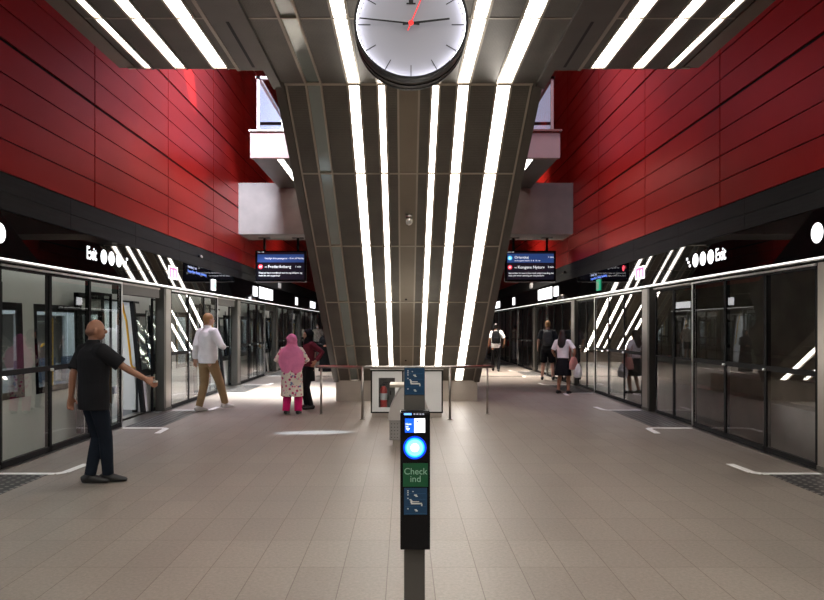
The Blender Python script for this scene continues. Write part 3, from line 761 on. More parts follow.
B('green_label', M['green'], rd, (RX(403), RX(428), -.002, 0, RZ(486.7), RZ(463.2)))
text('label_lettering', 'Check', .0465, M['greenlt'], rd, w0 + Vector((RX(415.5), -.0035, RZ(471.5))), (1, 0, 0), (0, 0, 1), ext=.0006, align='CENTER', sx=.98)
text('label_lettering', 'ind', .0465, M['greenlt'], rd, w0 + Vector((RX(415.5), -.0035, RZ(479))), (1, 0, 0), (0, 0, 1), ext=.0006, align='CENTER')
def sticker(x0, x1, y0, y1, yf):
    B('blue_label', M['bluest'], rd, (RX(x0), RX(x1), yf - .002, yf, RZ(y1), RZ(y0)))
    w = x1 - x0; h = y1 - y0
    P = lambda u, v: (RX(x0 + u * w), RZ(y0 + v * h))
    bm = NB()
    def r(u0, v0, u1, v1):
        a = P(u0, v0); b = P(u1, v1); box(bm, min(a[0], b[0]), max(a[0], b[0]), yf - .003, yf - .002, min(a[1], b[1]), max(a[1], b[1]))
    for v in (.09, .16, .24, .37, .76): r(.14, v, .2, v + .04)
    r(.36, .12, .42, .15); r(.44, .25, .56, .29); r(.5, .3, .6, .33)
    r(.3, .56, .78, .61); r(.74, .6, .8, .68); r(.24, .42, .32, .46); r(.28, .46, .36, .56); r(.34, .5, .66, .53)
    r(.46, .8, .56, .84); r(.5, .84, .6, .88)
    link_mesh('label_pictograms', bm, M['offwhite'], rd)
    bm = NB()
    a = P(.05, .19)
    for v in (.21, .42, .7, .96): 
        a = P(.06, v); b = P(.94, v + .008); box(bm, a[0], b[0], yf - .0028, yf - .002, b[1], a[1])
    link_mesh('label_rules', bm, mat('rule_blue', (.02, .12, .25), .4), rd)
sticker(404.0, 427.0, 487.8, 514.5, 0)
def sticker2():
    sticker(404.6, 424.8, 368.6, 396.0, .062)
sticker2()

# ------------------------------------------------------------------ railing, extinguisher cabinet, ticket pillar
rl = thing('railing', 'brushed steel railing with four posts in front of the escalator base', 'railing', (0, 12.2, 0))
pp = [(-1.52, .75), (-.72, 0), (.795, 0), (1.53, .75)]
zr = .89
for (x, y) in pp:
    bm = NB(); tube(bm, [(x, y, 0), (x, y, zr + (.015 if y == 0 else -.015))], .021, 16); link_mesh('post', bm, M['steel'], rl, True)
    bm = NB(); tube(bm, [(x, y, 0), (x, y, .012)], .045, 20); link_mesh('foot_flange', bm, M['steel'], rl, True)
bm = NB(); tube(bm, [(-1.62, .78, zr - .017), (-1.52, .75, zr - .016), (-.78, .03, zr + .014), (-.66, 0, zr + .015), (.74, 0, zr + .015), (.86, .03, zr + .014), (1.53, .75, zr - .016), (1.66, .78, zr - .017)], .028, 16)
link_mesh('handrail', bm, M['steel'], rl, True)

cb = thing('extinguisher_cabinet', 'white floor cabinet in black frame behind the railing', 'cabinet', (.05, 12.5, 0))
w = .64; ht = .84
B('base', M['plinth'], cb, (-w + .02, w - .02, .02, .38, 0, .075))
bm = NB()
box(bm, -w, w, 0, .025, ht - .025, ht); box(bm, -w, w, 0, .025, .075, .10); box(bm, -w, -w + .025, 0, .025, .1, ht - .025); box(bm, w - .025, w, 0, .025, .1, ht - .025); box(bm, -.085, -.055, 0, .025, .1, ht - .025)
link_mesh('frame', bm, M['black'], cb)
bm = NB(); box(bm, -w, w, .30, .4, .075, ht); box(bm, -w, -w + .02, .025, .3, .075, ht); box(bm, w - .02, w, .025, .3, .075, ht); box(bm, -w + .02, w - .02, .025, .3, ht - .02, ht); box(bm, -w + .02, w - .02, .025, .3, .075, .095); box(bm, -.08, -.06, .025, .3, .095, ht - .02)
link_mesh('carcass', bm, M['grey_metal'], cb)
bm = NB(); box(bm, -w - .01, w + .01, -.01, .41, ht, ht + .03, bev=.005); link_mesh('top', bm, M['steel_bright'], cb)
wx0, wx1, wz0, wz1 = -.50, -.21, .175, .70
B('door', M['white'], cb, (-w + .025, wx0, .004, .022, .1, ht - .025), (wx1, -.085, .004, .022, .1, ht - .025), (wx0, wx1, .004, .022, .1, wz0), (wx0, wx1, .004, .022, wz1, ht - .025))
B('window_pane', M['clear'], cb, (wx0, wx1, .010, .016, wz0, wz1))
B('door', M['white'], cb, (-.055, w - .025, .004, .022, .1, ht - .025))
B('latch', M['black'], cb, (wx1 - .09, wx1 - .07, -.006, .009, .4, .47))
ex = thing('fire_extinguisher', 'red fire extinguisher standing inside the white cabinet', 'fire extinguisher', (.05 - .415, 12.66, .096))
bm = NB(); tube(bm, [(0, 0, 0), (0, 0, .02), (0, 0, .37), (0, 0, .42), (0, 0, .45)], [.055, .065, .065, .05, .02], 24); link_mesh('cylinder', bm, M['ext_red'], ex, True)
bm = NB(); box(bm, -.02, .02, -.02, .02, .45, .49); box(bm, -.01, .075, -.012, .012, .50, .512); box(bm, -.01, .06, -.012, .012, .475, .485); link_mesh('valve', bm, M['black'], ex)
bm = NB(); tube(bm, [(-.01, -.02, .47), (-.06, -.04, .46), (-.075, -.05, .36), (-.07, -.05, .15)], .01, 8); link_mesh('hose', bm, M['black'], ex, True)
bm = NB(); tube(bm, [(0, 0, .2), (0, 0, .32)], .0665, 24, caps=False); link_mesh('label', bm, M['offwhite'], ex, True)

# steel pillar with flared hood between the reader and the cabinet
hp = thing('ticket_pillar', 'low steel machine with flared curved hood behind the card reader', 'ticket machine', (.07, 9.35, 0))
def prof(bm, pts, y0, y1):
    f = [bm.verts.new((x, y0, z)) for x, z in pts]; b = [bm.verts.new((x, y1, z)) for x, z in pts]
    bm.faces.new(f); bm.faces.new(b[::-1]); n = len(pts)
    for i in range(n): bm.faces.new((f[i], b[i], b[(i + 1) % n], f[(i + 1) % n]))
curve = [(x_ * .76, z_) for x_, z_ in [(-.375, .37), (-.365, .43), (-.34, .51), (-.30, .59), (-.255, .66), (-.21, .72), (-.17, .77), (-.14, .80)]]
pts = curve + [(-x, z) for x, z in reversed(curve)]
bm = NB(); prof(bm, pts, 0, .42); link_mesh('hood', bm, mat('pale_satin_steel', (.62, .60, .58), .35, .85), hp)
bm = NB(); box(bm, -.26, .2, -.01, .43, .805, .845, bev=.006); link_mesh('cap', bm, M['bronze'], hp)
bm = NB(); box(bm, -.265, .265, .02, .40, .10, .37, bev=.008); bd = link_mesh('cabinet_body', bm, mat('satin_steel', (.33, .32, .31), .45, .7), hp)
bm = NB()
for i in range(5):
    for j in range(5): 
        x = -.235 + i * .04; z = .14 + j * .045
        disc_y(bm, x, z, .006, .016, .021, 8)
link_mesh('perforations', bm, M['black'], hp)
bm = NB(); box(bm, -.22, .22, .05, .36, 0, .10); link_mesh('base', bm, M['plinth'], hp)

# ------------------------------------------------------------------ metro train on the left
tr = thing('metro_train', 'pale grey metro train standing at the left platform with open doors', 'train', (-4.95, 1.9, 0))
TY0, TY1 = 1.9, 50.0
def lean(v):   # side leans inwards towards the roof
    z = v.z; dx = 0 if z < .6 else -.03 * (z - .6)
    return Vector((v.x + dx, v.y, v.z))
def T(x0, x1, y0, y1, z0, z1): return (x0, x1, y0 - TY0, y1 - TY0, z0, z1)
body = []; win = []; doors = []
for k in KS:
    p = posts_k(k); a = p + 3.62 - .15; b = p + 5.61 - .05
    n0 = b - PITCH
    if n0 < TY0 or a > TY1: continue
    doors.append((a, b))
    # side wall between previous door and this one
    L = a - n0; ww = (L - .9) / 2
    ws = [(n0 + .3, n0 + .3 + ww), (n0 + .6 + ww, a - .3)]
    body += [T(-.06, 0, n0, a, -.9, .73), T(-.06, 0, n0, a, 1.90, 2.75)]
    cuts = [n0] + [c for w_ in ws for c in w_] + [a]
    for i in range(0, len(cuts), 2): body.append(T(-.06, 0, cuts[i], cuts[i + 1], .73, 1.90))
    body.append(T(-.06, 0, a, b, 2.08, 2.75)); body.append(T(-.06, 0, a, b, -.9, -.02))
    win += ws
bm = NB()
for bx in body: box(bm, *bx, fn=lean)
bx = doors[-1][1]
link_mesh('body_side', bm, M['train'], tr)
Lt = doors[-1][1] - TY0
B('roof', M['train'], tr, (-2.75, -.2, 0, Lt, 2.5, 2.8))
B('train_floor', mat('train_floor_grey', (.12, .125, .13), .5), tr, (-2.7, -.03, 0, Lt, -.12, -.01))
B('interior_ceiling', M['train_in'], tr, (-2.6, -.25, 0, Lt, 2.25, 2.3))
bm = NB(); box(bm, -2.75, -2.68, 0, Lt, -.9, .8); box(bm, -2.75, -2.68, 0, Lt, 1.85, 2.75)
for y in range(0, int(Lt) + 1, 2): box(bm, -2.75, -2.68, y, y + .5, .8, 1.85)
link_mesh('far_side', bm, M['train_in'], tr)
B('end_wall', M['train'], tr, (-2.75, -.1, -.05, 0, -.9, 2.75), (-2.75, -.1, Lt, Lt + .05, -.9, 2.75))
for (y0, y1) in win:
    y0 -= TY0; y1 -= TY0
    bm = NB()
    for b_ in ((-.05, .012, y0, y1, 1.82, 1.92), (-.05, .012, y0, y1, .70, .78), (-.05, .012, y0, y0 + .06, .78, 1.82), (-.05, .012, y1 - .06, y1, .78, 1.82)): box(bm, *b_, fn=lean)
    f = link_mesh('window_frame', bm, M['blackgloss'], tr)
    bm = NB(); box(bm, -.02, -.01, y0 + .06, y1 - .06, .78, 1.82, fn=lean); link_mesh('window_pane', bm, M['glass_train'], f)
def door_leaf(y0, y1, edge_first):
    w = y1 - y0
    ln = lambda v: Vector((v.x + (.15 - (.02 if edge_first else .10) * (v.z)), v.y, v.z)) if v.z > .0 else Vector((v.x + .15, v.y, v.z))
    bm = NB()
    e = .10
    for b_ in ((-.06, .01, y0, y0 + e, .02, 2.12), (-.06, .01, y1 - e, y1, .02, 2.12), (-.06, .01, y0, y1, 2.04, 2.12), (-.05, .005, y0 + e, y1 - e, .68, .80), (-.05, .005, y0 + e, y1 - e, 1.80, 1.86)): box(bm, *b_, fn=ln)
    lf = link_mesh('door_leaf', bm, M['black'], tr)
    bm = NB(); box(bm, -.045, .0, y0 + e, y1 - e, .03, .68, fn=ln); link_mesh('lower_panel', bm, M['train'], lf)
    bm = NB(); box(bm, -.045, .0, y0 + e, y1 - e, 1.86, 2.04, fn=ln); link_mesh('upper_panel', bm, M['train'], lf)
    bm = NB(); box(bm, -.03, -.018, y0 + e, y1 - e, .80, 1.80, fn=ln); link_mesh('leaf_window', bm, M['glass_train'], lf)
for (a, b) in doors:
    a -= TY0; b -= TY0
    door_leaf(a - .75, a + .15, True); door_leaf(b - .30, b + .6, False)
    B('door_frame', M['black'], tr, (-.16, -.07, a, a + .05, 0, 2.1), (-.16, -.07, b - .05, b, 0, 2.1), (-.2, -.1, a, b, 2.06, 2.14))
    B('door_sill', M['steel'], tr, (-.1, .06, a, b, -.03, 0.0))
    B('draught_screen', M['white'], tr, (-.42, -.08, b - .10, b - .06, .05, 2.0))
    bm = NB(); tube(bm, [(-.08, b - .13, .84), (-.09, b - .22, .86), (-.10, b - .25, .92), (-.19, b - .25, 1.72), (-.24, b - .25, 1.9), (-.3, b - .25, 2.25)], .02, 12); link_mesh('yellow_pole', bm, M['yellow'], tr, True)
    bm = NB(); tube(bm, [(-.35, a - .60, .5), (-.35, a - .60, 1.72), (-.45, a - .60, 1.85), (-.5, a - .60, 2.25)], .024, 12); tube(bm, [(-.35, a - .60, 1.35), (-.35, a - .86, 1.35), (-.35, a - .90, 1.32)], .018, 10); link_mesh('yellow_pole', bm, M['yellow'], tr, True)
    B('far_door', M['white'], tr, (-2.66, -2.6, a + .1, b - .1, 0, 2.0))
    # seats beyond the door
    for y in (b + .35, b + 1.3, b + 2.25):
        if y + .5 > Lt: continue
        bm = NB(); box(bm, -.75, -.25, y, y + .5, .3, .44, bev=.03); box(bm, -.34, -.22, y, y + .5, .44, .95, bev=.03); link_mesh('seat', bm, M['seat'], tr)
        bm = NB(); box(bm, -2.6, -2.1, y, y + .5, .3, .44, bev=.03); box(bm, -2.62, -2.5, y, y + .5, .44, .95, bev=.03); link_mesh('seat', bm, M['seat'], tr)
bm = NB()
for x in (-.85, -1.95): box(bm, x - .08, x + .08, .5, Lt - .5, 2.235, 2.25)
link_mesh('interior_light', bm, mat('train_light', (.9, .9, .9), .4, emit=(.93, .97, 1), es=10), tr)

# ------------------------------------------------------------------ people
def remeshed(name, bm, m, parent, voxel, smooth_it=2):
    me = bpy.data.meshes.new('tmp'); bmesh.ops.recalc_face_normals(bm, faces=bm.faces); bm.to_mesh(me); bm.free()
    o = bpy.data.objects.new('tmp', me); col.objects.link(o)
    md = o.modifiers.new('r', 'REMESH'); md.mode = 'VOXEL'; md.voxel_size = voxel
    if smooth_it:
        ms = o.modifiers.new('s', 'SMOOTH'); ms.iterations = smooth_it; ms.factor = .5
    bpy.context.view_layer.update()
    me2 = bpy.data.meshes.new_from_object(o.evaluated_get(bpy.context.evaluated_depsgraph_get()))
    bpy.data.objects.remove(o); bpy.data.meshes.remove(me)
    for p in me2.polygons: p.use_smooth = True
    me2.name = name; me2.materials.clear(); me2.materials.append(m)
    r = bpy.data.objects.new(name, me2); col.objects.link(r); r.parent = parent
    return r

def ik(root, target, l1, l2, hint):
    d = target - root; L = d.length
    if L > (l1 + l2) * .998: target = root + d.normalized() * (l1 + l2) * .998; d = target - root; L = d.length
    a = (l1 * l1 - l2 * l2 + L * L) / (2 * L); h = math.sqrt(max(l1 * l1 - a * a, 0))
    dn = d.normalized(); hn = hint - dn * hint.dot(dn); hn.normalize()
    return root + dn * a + hn * h, target

def skin_mat(n, c): return mat(n, c, .5, var=.06, vscale=8)
SK = {'olive': skin_mat('skin_olive', (.27, .125, .075)), 'tan': skin_mat('skin_tan', (.42, .20, .12)), 'fair': skin_mat('skin_fair', (.55, .32, .23)), 'brown': skin_mat('skin_brown', (.28, .14, .085))}
def cloth(n, c, r=.85, b=.4): return mat(n, c, r, bump=b, bscale=18, var=.10, vscale=7, spec=.12)
EYE = mat('eye_dark', (.03, .02, .015), .2)

def person(label, x, y, face, hgt, skin, arms, legs, spec, voxel=.010, lean_=(0, 0), slim=1.0, head_face=None, foot=None, category='person'):
    """face: heading in degrees clockwise from away; arms/legs: wrist offset from shoulder and ankle offset from hip, along the world axes, in body lengths"""
    t = thing('person', label, category, (x, y, 0))
    S = hgt / 1.75
    fr = math.radians(face); Fv = Vector((math.sin(fr), math.cos(fr), 0)); Rv = Vector((math.cos(fr), -math.sin(fr), 0)); U = Vector((0, 0, 1))
    hf = math.radians(head_face if head_face is not None else face); HF = Vector((math.sin(hf), math.cos(hf), 0)); HR = Vector((math.cos(hf), -math.sin(hf), 0))
    ff = math.radians(foot if foot is not None else face); FF = Vector((math.sin(ff), math.cos(ff), 0)); FR = Vector((math.cos(ff), -math.sin(ff), 0))
    hipz = .915
    la, ra = [Vector(l) for l in legs]
    P = lambda r, f, z: Rv * r + Fv * f + U * z
    ln = Vector((lean_[0], lean_[1], 0))
    hip = {-1: P(-.09, 0, hipz), 1: P(.09, 0, hipz)}
    ank = {-1: Vector((la.x, la.y, la.z + .085)) + P(-.09, 0, 0), 1: Vector((ra.x, ra.y, ra.z + .085)) + P(.09, 0, 0)}
    knee = {}
    for s in (-1, 1): knee[s], ank[s] = ik(hip[s], ank[s], .435, .415, Fv + Rv * s * .08)
    cz = lambda z: ln * max(0, (z - hipz) / .8)
    sh = {s: P(s * .175 * slim, -.01, 1.425) + cz(1.425) for s in (-1, 1)}
    wr = {}; el = {}
    for s, a in zip((-1, 1), arms):
        w_, hint = Vector(a[0]), Vector(a[1])
        el[s], wr[s] = ik(sh[s], sh[s] + w_, .285, .25, hint)
    neck = P(0, -.005, 1.47) + cz(1.47)
    hc = P(0, .0, 0) + HF * .02 + U * 1.635 + cz(1.65)
    sc_ = lambda v: v * S
    # ---- body
    bm = NB(); g = Vector
    hm = Matrix((HR, HF, U)).transposed()
    ball(bm, sc_(hc), (.074 * S, .092 * S, .112 * S), 3, hm)
    ball(bm, sc_(hc + HF * .03 - U * .055), (.055 * S, .062 * S, .058 * S), 2, hm)          # jaw
    ball(bm, sc_(hc + HF * .098 - U * .018), (.013 * S, .02 * S, .024 * S), 2, hm)           # nose
    ball(bm, sc_(hc + HF * .088 - U * .062), (.024 * S, .010 * S, .009 * S), 2, hm)          # lips
    for s in (-1, 1):
        ball(bm, sc_(hc + HR * s * .077 - U * .01 - HF * .005), (.010 * S, .02 * S, .032 * S), 2, hm)
    tube(bm, [sc_(neck - U * .05), sc_(neck + U * .03), sc_(hc - U * .07 - HF * .015)], [.062 * S, .056 * S, .054 * S], 14)
    tz = [(.86, .12, .085), (.95, .145, .10), (1.08, .125, .088), (1.22, .145, .10), (1.35, .155, .10), (1.44, .12, .075), (1.50, .06, .055)]
    tube(bm, [sc_(P(0, 0, z) + cz(z)) for z, _, _ in tz], [a * S * slim * .95 for _, a, _ in tz], 20, u=Rv, ry=[b * S * .95 for _, _, b in tz])
    for s in (-1, 1):
        tube(bm, [sc_(sh[s] - Rv * s * .05), sc_(sh[s]), sc_(sh[s].lerp(el[s], .35)), sc_(el[s]), sc_(el[s].lerp(wr[s], .3)), sc_(wr[s])], [.05 * S, .05 * S, .046 * S, .038 * S, .039 * S, .026 * S], 14)
        tube(bm, [sc_(hip[s] + U * .03), sc_(hip[s] - U * .05), sc_(hip[s].lerp(knee[s], .5)), sc_(knee[s]), sc_(knee[s].lerp(ank[s], .3)), sc_(ank[s])], [.085 * S, .088 * S, .072 * S, .054 * S, .056 * S, .036 * S], 16)
        # foot
        tube(bm, [sc_(ank[s] - FF * .055 - U * .045), sc_(ank[s] + FF * .02 - U * .04), sc_(ank[s] + FF * .10 - U * .055), sc_(ank[s] + FF * .16 - U * .062)], [.032 * S, .036 * S, .04 * S, .03 * S], 12, u=FR, ry=[.03 * S, .032 * S, .022 * S, .015 * S])
        # hand: palm, four fingers, thumb
        D_ = (wr[s] - el[s]).normalized()
        Nn = (Rv * -s); Nn = (Nn - D_ * Nn.dot(D_)).normalized()      # palm faces the body
        W_ = D_.cross(Nn).normalized()
        if W_.dot(Fv) < 0: W_ = -W_                                  # thumb side forward
        c0 = wr[s]
        tube(bm, [sc_(c0 - D_ * .02), sc_(c0 + D_ * .03), sc_(c0 + D_ * .085)], [.026 * S, .038 * S, .040 * S], 12, u=W_, ry=[.02 * S, .016 * S, .014 * S])
        for i, (off, fl) in enumerate(((.030, .068), (.010, .078), (-.011, .072), (-.031, .056))):
            b0 = c0 + D_ * .075 + W_ * off
            p1 = b0 + (D_ * .9 + Nn * .25).normalized() * fl * .5; p2 = p1 + (D_ * .7 + Nn * .7).normalized() * fl * .32; p3 = p2 + (D_ * .35 + Nn).normalized() * fl * .25
            tube(bm, [sc_(b0), sc_(p1), sc_(p2), sc_(p3)], [.0095 * S, .0088 * S, .008 * S, .0065 * S], 8)
        b0 = c0 + D_ * .025 + W_ * .028
        p1 = b0 + (W_ * .75 + D_ * .7 + Nn * .3).normalized() * .038; p2 = p1 + (D_ * .9 + W_ * .25 + Nn * .45).normalized() * .03
        tube(bm, [sc_(b0), sc_(p1), sc_(p2)], [.013 * S, .011 * S, .008 * S], 8)
    body = remeshed('body', bm, SK[skin], t, voxel, 1)
    for s in (-1, 1):
        bm = NB(); ball(bm, sc_(hc + HF * .084 + HR * s * .03 + U * .005), (.012 * S, .006 * S, .008 * S), 2, hm); link_mesh('eye', bm, EYE, t, True)
    vx = voxel * 1.1
    # ---- clothes
    for it in spec:
        kd = it[0]; bm = NB(); m_ = it[1]; kw = it[2] if len(it) > 2 else {}
        if kd == 'shirt':
            hem = kw.get('hem', .88); ex_ = kw.get('puff', 1.0); sl = kw.get('sleeve', 'short')
            zs = [(hem, .165, .118), (.95, .168, .12), (1.08, .158, .115), (1.22, .168, .122), (1.34, .178, .122), (1.42, .155, .10), (1.47, .085, .07), (1.495, .062, .06)]
            zs = [z for z in zs if z[0] >= hem or z is zs[0]]
            tube(bm, [sc_(P(0, 0, z) + cz(z)) for z, _, _ in zs], [a * S * slim * ex_ for _, a, _ in zs], 24, u=Rv, ry=[b * S * ex_ for _, _, b in zs])
            for s in (-1, 1):
                if sl == 'short': pts = [(sh[s] - Rv * s * .06, .065), (sh[s], .070), (sh[s].lerp(el[s], .5), .066), (sh[s].lerp(el[s], .86), .066)]
                else: pts = [(sh[s] - Rv * s * .06, .065), (sh[s], .070), (sh[s].lerp(el[s], .5), .062), (el[s], .055), (el[s].lerp(wr[s], .5), .05), (el[s].lerp(wr[s], .93), .042)]
                tube(bm, [sc_(p) for p, _ in pts], [r * S * ex_ for _, r in pts], 16)
            if kw.get('collar', False): tube(bm, [sc_(neck - U * .01), sc_(neck + U * .035), sc_(neck + U * .065)], [.078 * S, .074 * S, .068 * S], 18)
            o = remeshed(kw.get('name', 'shirt'), bm, m_, t, vx)
        elif kd == 'trousers':
            end = kw.get('end', .93); wd = kw.get('w', 1.0); fl_ = kw.get('flare', 1.0)
            tube(bm, [sc_(P(0, 0, z)) for z in (.80, .88, .98, 1.03)], [.13 * S * slim, .158 * S * slim, .152 * S * slim, .145 * S * slim], 22, u=Rv, ry=[.10 * S, .112 * S, .108 * S, .10 * S])
            for s in (-1, 1):
                A_ = [(hip[s] + U * .02, .095), (hip[s].lerp(knee[s], .3), .093), (hip[s].lerp(knee[s], .7), .078), (knee[s], .07)]
                if end > .5: A_ += [(knee[s].lerp(ank[s], .4), .066 * fl_), (knee[s].lerp(ank[s], .75), .06 * fl_), (knee[s].lerp(ank[s], min(end * 1.06, 1.04)), .058 * fl_)]
                tube(bm, [sc_(p) for p, _ in A_], [r * S * wd for _, r in A_], 18)
            o = remeshed(kw.get('name', 'trousers'), bm, m_, t, vx)
        elif kd == 'shorts':
            tube(bm, [sc_(P(0, 0, z)) for z in (.80, .88, .98, 1.03)], [.14 * S, .16 * S, .152 * S, .145 * S], 22, u=Rv, ry=[.10 * S, .115 * S, .11 * S, .10 * S])
            for s in (-1, 1): tube(bm, [sc_(hip[s]), sc_(hip[s].lerp(knee[s], .5)), sc_(hip[s].lerp(knee[s], .92))], [.10 * S, .10 * S, .10 * S], 18)
            o = remeshed('shorts', bm, m_, t, vx)
        elif kd == 'skirt':
            zz = kw['z']  # list of (z, rx, ry)
            tube(bm, [sc_(P(0, 0, z) + cz(z)) for z, _, _ in zz], [a * S for _, a, _ in zz], 28, u=Rv, ry=[b * S for _, _, b in zz])
            # folds
            for v in bm.verts:
                an = math.atan2(v.co.y, v.co.x); k_ = max(0, (zz[-1][0] * S - v.co.z)) / S
                v.co.x *= 1 + .04 * k_ * math.sin(9 * an); v.co.y *= 1 + .04 * k_ * math.sin(9 * an)
            o = remeshed(kw.get('name', 'skirt'), bm, m_, t, vx)
        elif kd == 'shoes':
            th = kw.get('h', 1.0)
            for s in (-1, 1):
                bm2 = NB(); rk = ank[s]
                tube(bm2, [sc_(rk - FF * .085 - U * .042), sc_(rk - FF * .05 - U * .03), sc_(rk + FF * .03 - U * .03), sc_(rk + FF * .11 - U * .048), sc_(rk + FF * .175 - U * .058), sc_(rk + FF * .195 - U * .064)], [.028 * S, .042 * S, .044 * S, .05 * S, .042 * S, .02 * S], 16, u=FR, ry=[.036 * S, .05 * S, .05 * S, .034 * S, .024 * S, .014 * S])
                if th > .5: tube(bm2, [sc_(rk - U * .03 - FF * .01), sc_(rk + U * .025 - FF * .01)], [.05 * S, .046 * S], 14)
                for v in bm2.verts: v.co.z = max(v.co.z, (rk.z - .083) * S)
                remeshed('shoe', bm2, m_, t, vx)
            bm.free()
        elif kd == 'hair':
            st = kw.get('style', 'short')
            if st == 'short':
                ball(bm, sc_(hc + U * .028 - HF * .016), (.083 * S, .096 * S, .098 * S), 3, hm)
                ball(bm, sc_(hc - U * .02 - HF * .035), (.074 * S, .065 * S, .075 * S), 3, hm)
                # keep the face free
                bmesh.ops.bisect_plane(bm, geom=bm.verts[:] + bm.edges[:] + bm.faces[:], plane_co=sc_(hc + HF * .052 + U * .02), plane_no=(HF - U * .75).normalized(), clear_outer=True)
                bmesh.ops.holes_fill(bm, edges=bm.edges[:])
            elif st == 'long':
                ball(bm, sc_(hc + U * .02 - HF * .022), (.09 * S, .10 * S, .108 * S), 3, hm)
                bmesh.ops.bisect_plane(bm, geom=bm.verts[:] + bm.edges[:] + bm.faces[:], plane_co=sc_(hc + HF * .055 + U * .02), plane_no=(HF - U * .6).normalized(), clear_outer=True)
                bmesh.ops.holes_fill(bm, edges=bm.edges[:])
                tube(bm, [sc_(hc + U * .05 - HF * .04), sc_(hc - U * .06 - HF * .07), sc_(hc - U * .17 - HF * .11), sc_(hc - U * .29 - HF * .14), sc_(hc - U * .38 - HF * .145)], [.085 * S, .10 * S, .12 * S, .11 * S, .05 * S], 18, u=HR, ry=[.06 * S, .065 * S, .06 * S, .05 * S, .02 * S])
            o = remeshed('hair', bm, m_, t, max(vx, .009))
        elif kd == 'stubble':
            ball(bm, sc_(hc - U * .018 - HF * .016), (.0785 * S, .09 * S, .06 * S), 3, hm); remeshed('hair', bm, m_, t, .0075, 1)
        elif kd == 'hijab':
            drop = kw.get('drop', .36); wd = kw.get('w', 1.0)
            ball(bm, sc_(hc + U * .01 - HF * .022), ((.098 + .02 * (wd > 1)) * S, .115 * S, .130 * S), 3, hm)
            bmesh.ops.bisect_plane(bm, geom=bm.verts[:] + bm.edges[:] + bm.faces[:], plane_co=sc_(hc + HF * .068 + U * .03), plane_no=(HF - U * .35).normalized(), clear_outer=True)
            bmesh.ops.holes_fill(bm, edges=bm.edges[:])
            tube(bm, [sc_(hc - U * .05 - HF * .01), sc_(hc - U * .13 - HF * .01), sc_(P(0, -.015, 1.44) + cz(1.4)), sc_(P(0, -.02, 1.36) + cz(1.3)), sc_(P(0, -.03, 1.36 - drop * .5)), sc_(P(0, -.04, 1.36 - drop))],
                 [(.09 + .025 * (wd > 1)) * S, (.10 + .03 * (wd > 1)) * S, .17 * S * wd, .225 * S * wd, .235 * S * wd, .16 * S * wd], 28, u=Rv, ry=[.085 * S, .09 * S, .12 * S, .145 * S, .15 * S, .13 * S])
            for v in bm.verts:
                v.co += Rv * (.006 * math.sin(v.co.z * 50 + v.co.x * 30)) + Fv * (.008 * math.sin(v.co.z * 60 + v.co.x * 40))
            o = remeshed('headscarf', bm, m_, t, vx)
        elif kd == 'mask':
            ball(bm, sc_(hc + HF * .062 - U * .045), (.058 * S, .052 * S, .05 * S), 2, hm); link_mesh('face_mask', bm, m_, t, True)
    pos = dict(P=P, S=S, sh=sh, el=el, wr=wr, hc=hc, Rv=Rv, Fv=Fv, U=U, loc=Vector((x, y, 0)), ank=ank, hip=hip)
    return t, pos

black_shirt = cloth('black_shirt_cloth', (.012, .012, .014)); navy_jeans = cloth('dark_jeans', (.010, .014, .022)); shoe_black = mat('black_shoe', (.010, .010, .011), .5)
white_cloth = cloth('white_shirt_cloth', (.88, .86, .88)); khaki = cloth('khaki_cloth', (.30, .20, .105)); shoe_white = mat('white_shoe', (.62, .60, .58), .5)
pink = cloth('pink_scarf', (.78, .24, .44), .8, .6); magenta = cloth('magenta_cloth', (.55, .015, .13)); cblack = cloth('black_cloth', (.010, .010, .012))
maroon = cloth('maroon_knit', (.13, .022, .035)); hair_dark = mat('dark_hair', (.012, .009, .008), .45); hair_blond = mat('blond_hair', (.36, .19, .07), .5, bump=.5, bscale=60)
patterned = mat('patterned_cloth', (.45, .38, .30), .8, var=.6, vscale=25); pale = cloth('pale_cloth', (.55, .52, .5)); grey_tee = cloth('charcoal_cloth', (.025, .028, .032))

def phone(pos, side_, label, tilt=0):
    w = pos['wr'][side_] * pos['S'] + pos['loc']; D_ = (pos['wr'][side_] - pos['el'][side_]).normalized()
    c = w + D_ * .10 * pos['S'] + Vector((0.0, 0, .02))
    bm = NB(); box(bm, -.006 if not tilt else -.04, .03 if not tilt else .07, -.02, .02, -.005 if tilt else -.006, .005 if tilt else .012, bev=.002)
    o = link_mesh('phone', bm, M['steel_bright'] if not tilt else M['white'], None, False, c); tag(o, label, 'phone'); return o

p1, k1 = person('bald person in black short-sleeved shirt walking with right arm stretched forward', -3.17, 7.20, 42, 1.69, 'olive',
    [((-.10, -.10, -.50), (-.2, -.6, 0)), ((.455, .12, -.33), (-.1, .1, -1))], [(.01, -.02, 0), (.04, .17, .0)],
    [('trousers', navy_jeans, {'w': 1.02}), ('shirt', black_shirt, {'hem': .80, 'puff': 1.2, 'collar': True}), ('shoes', shoe_black), ('stubble', mat('cropped_hair', (.17, .08, .05), .7))], voxel=.0075, slim=1.10, head_face=66, foot=78)
phone(k1, 1, 'small silver object held in the outstretched hand of the bald person')
p2, k2 = person('blond person in white long-sleeved shirt and khaki trousers walking with a phone', -3.73, 13.4, 35, 1.86, 'fair',
    [((-.09, -.05, -.50), (-.1, -.6, 0)), ((.12, .22, -.28), (.35, -.5, -.5))], [(-.07, -.10, 0), (.20, .22, .03)],
    [('trousers', khaki, {'w': 1.08}), ('shirt', white_cloth, {'hem': .86, 'puff': 1.18, 'sleeve': 'long', 'collar': True}), ('shoes', shoe_white), ('hair', hair_blond, {})], voxel=.009, head_face=48)
phone(k2, 1, 'white phone held by the blond person in white shirt', 1)
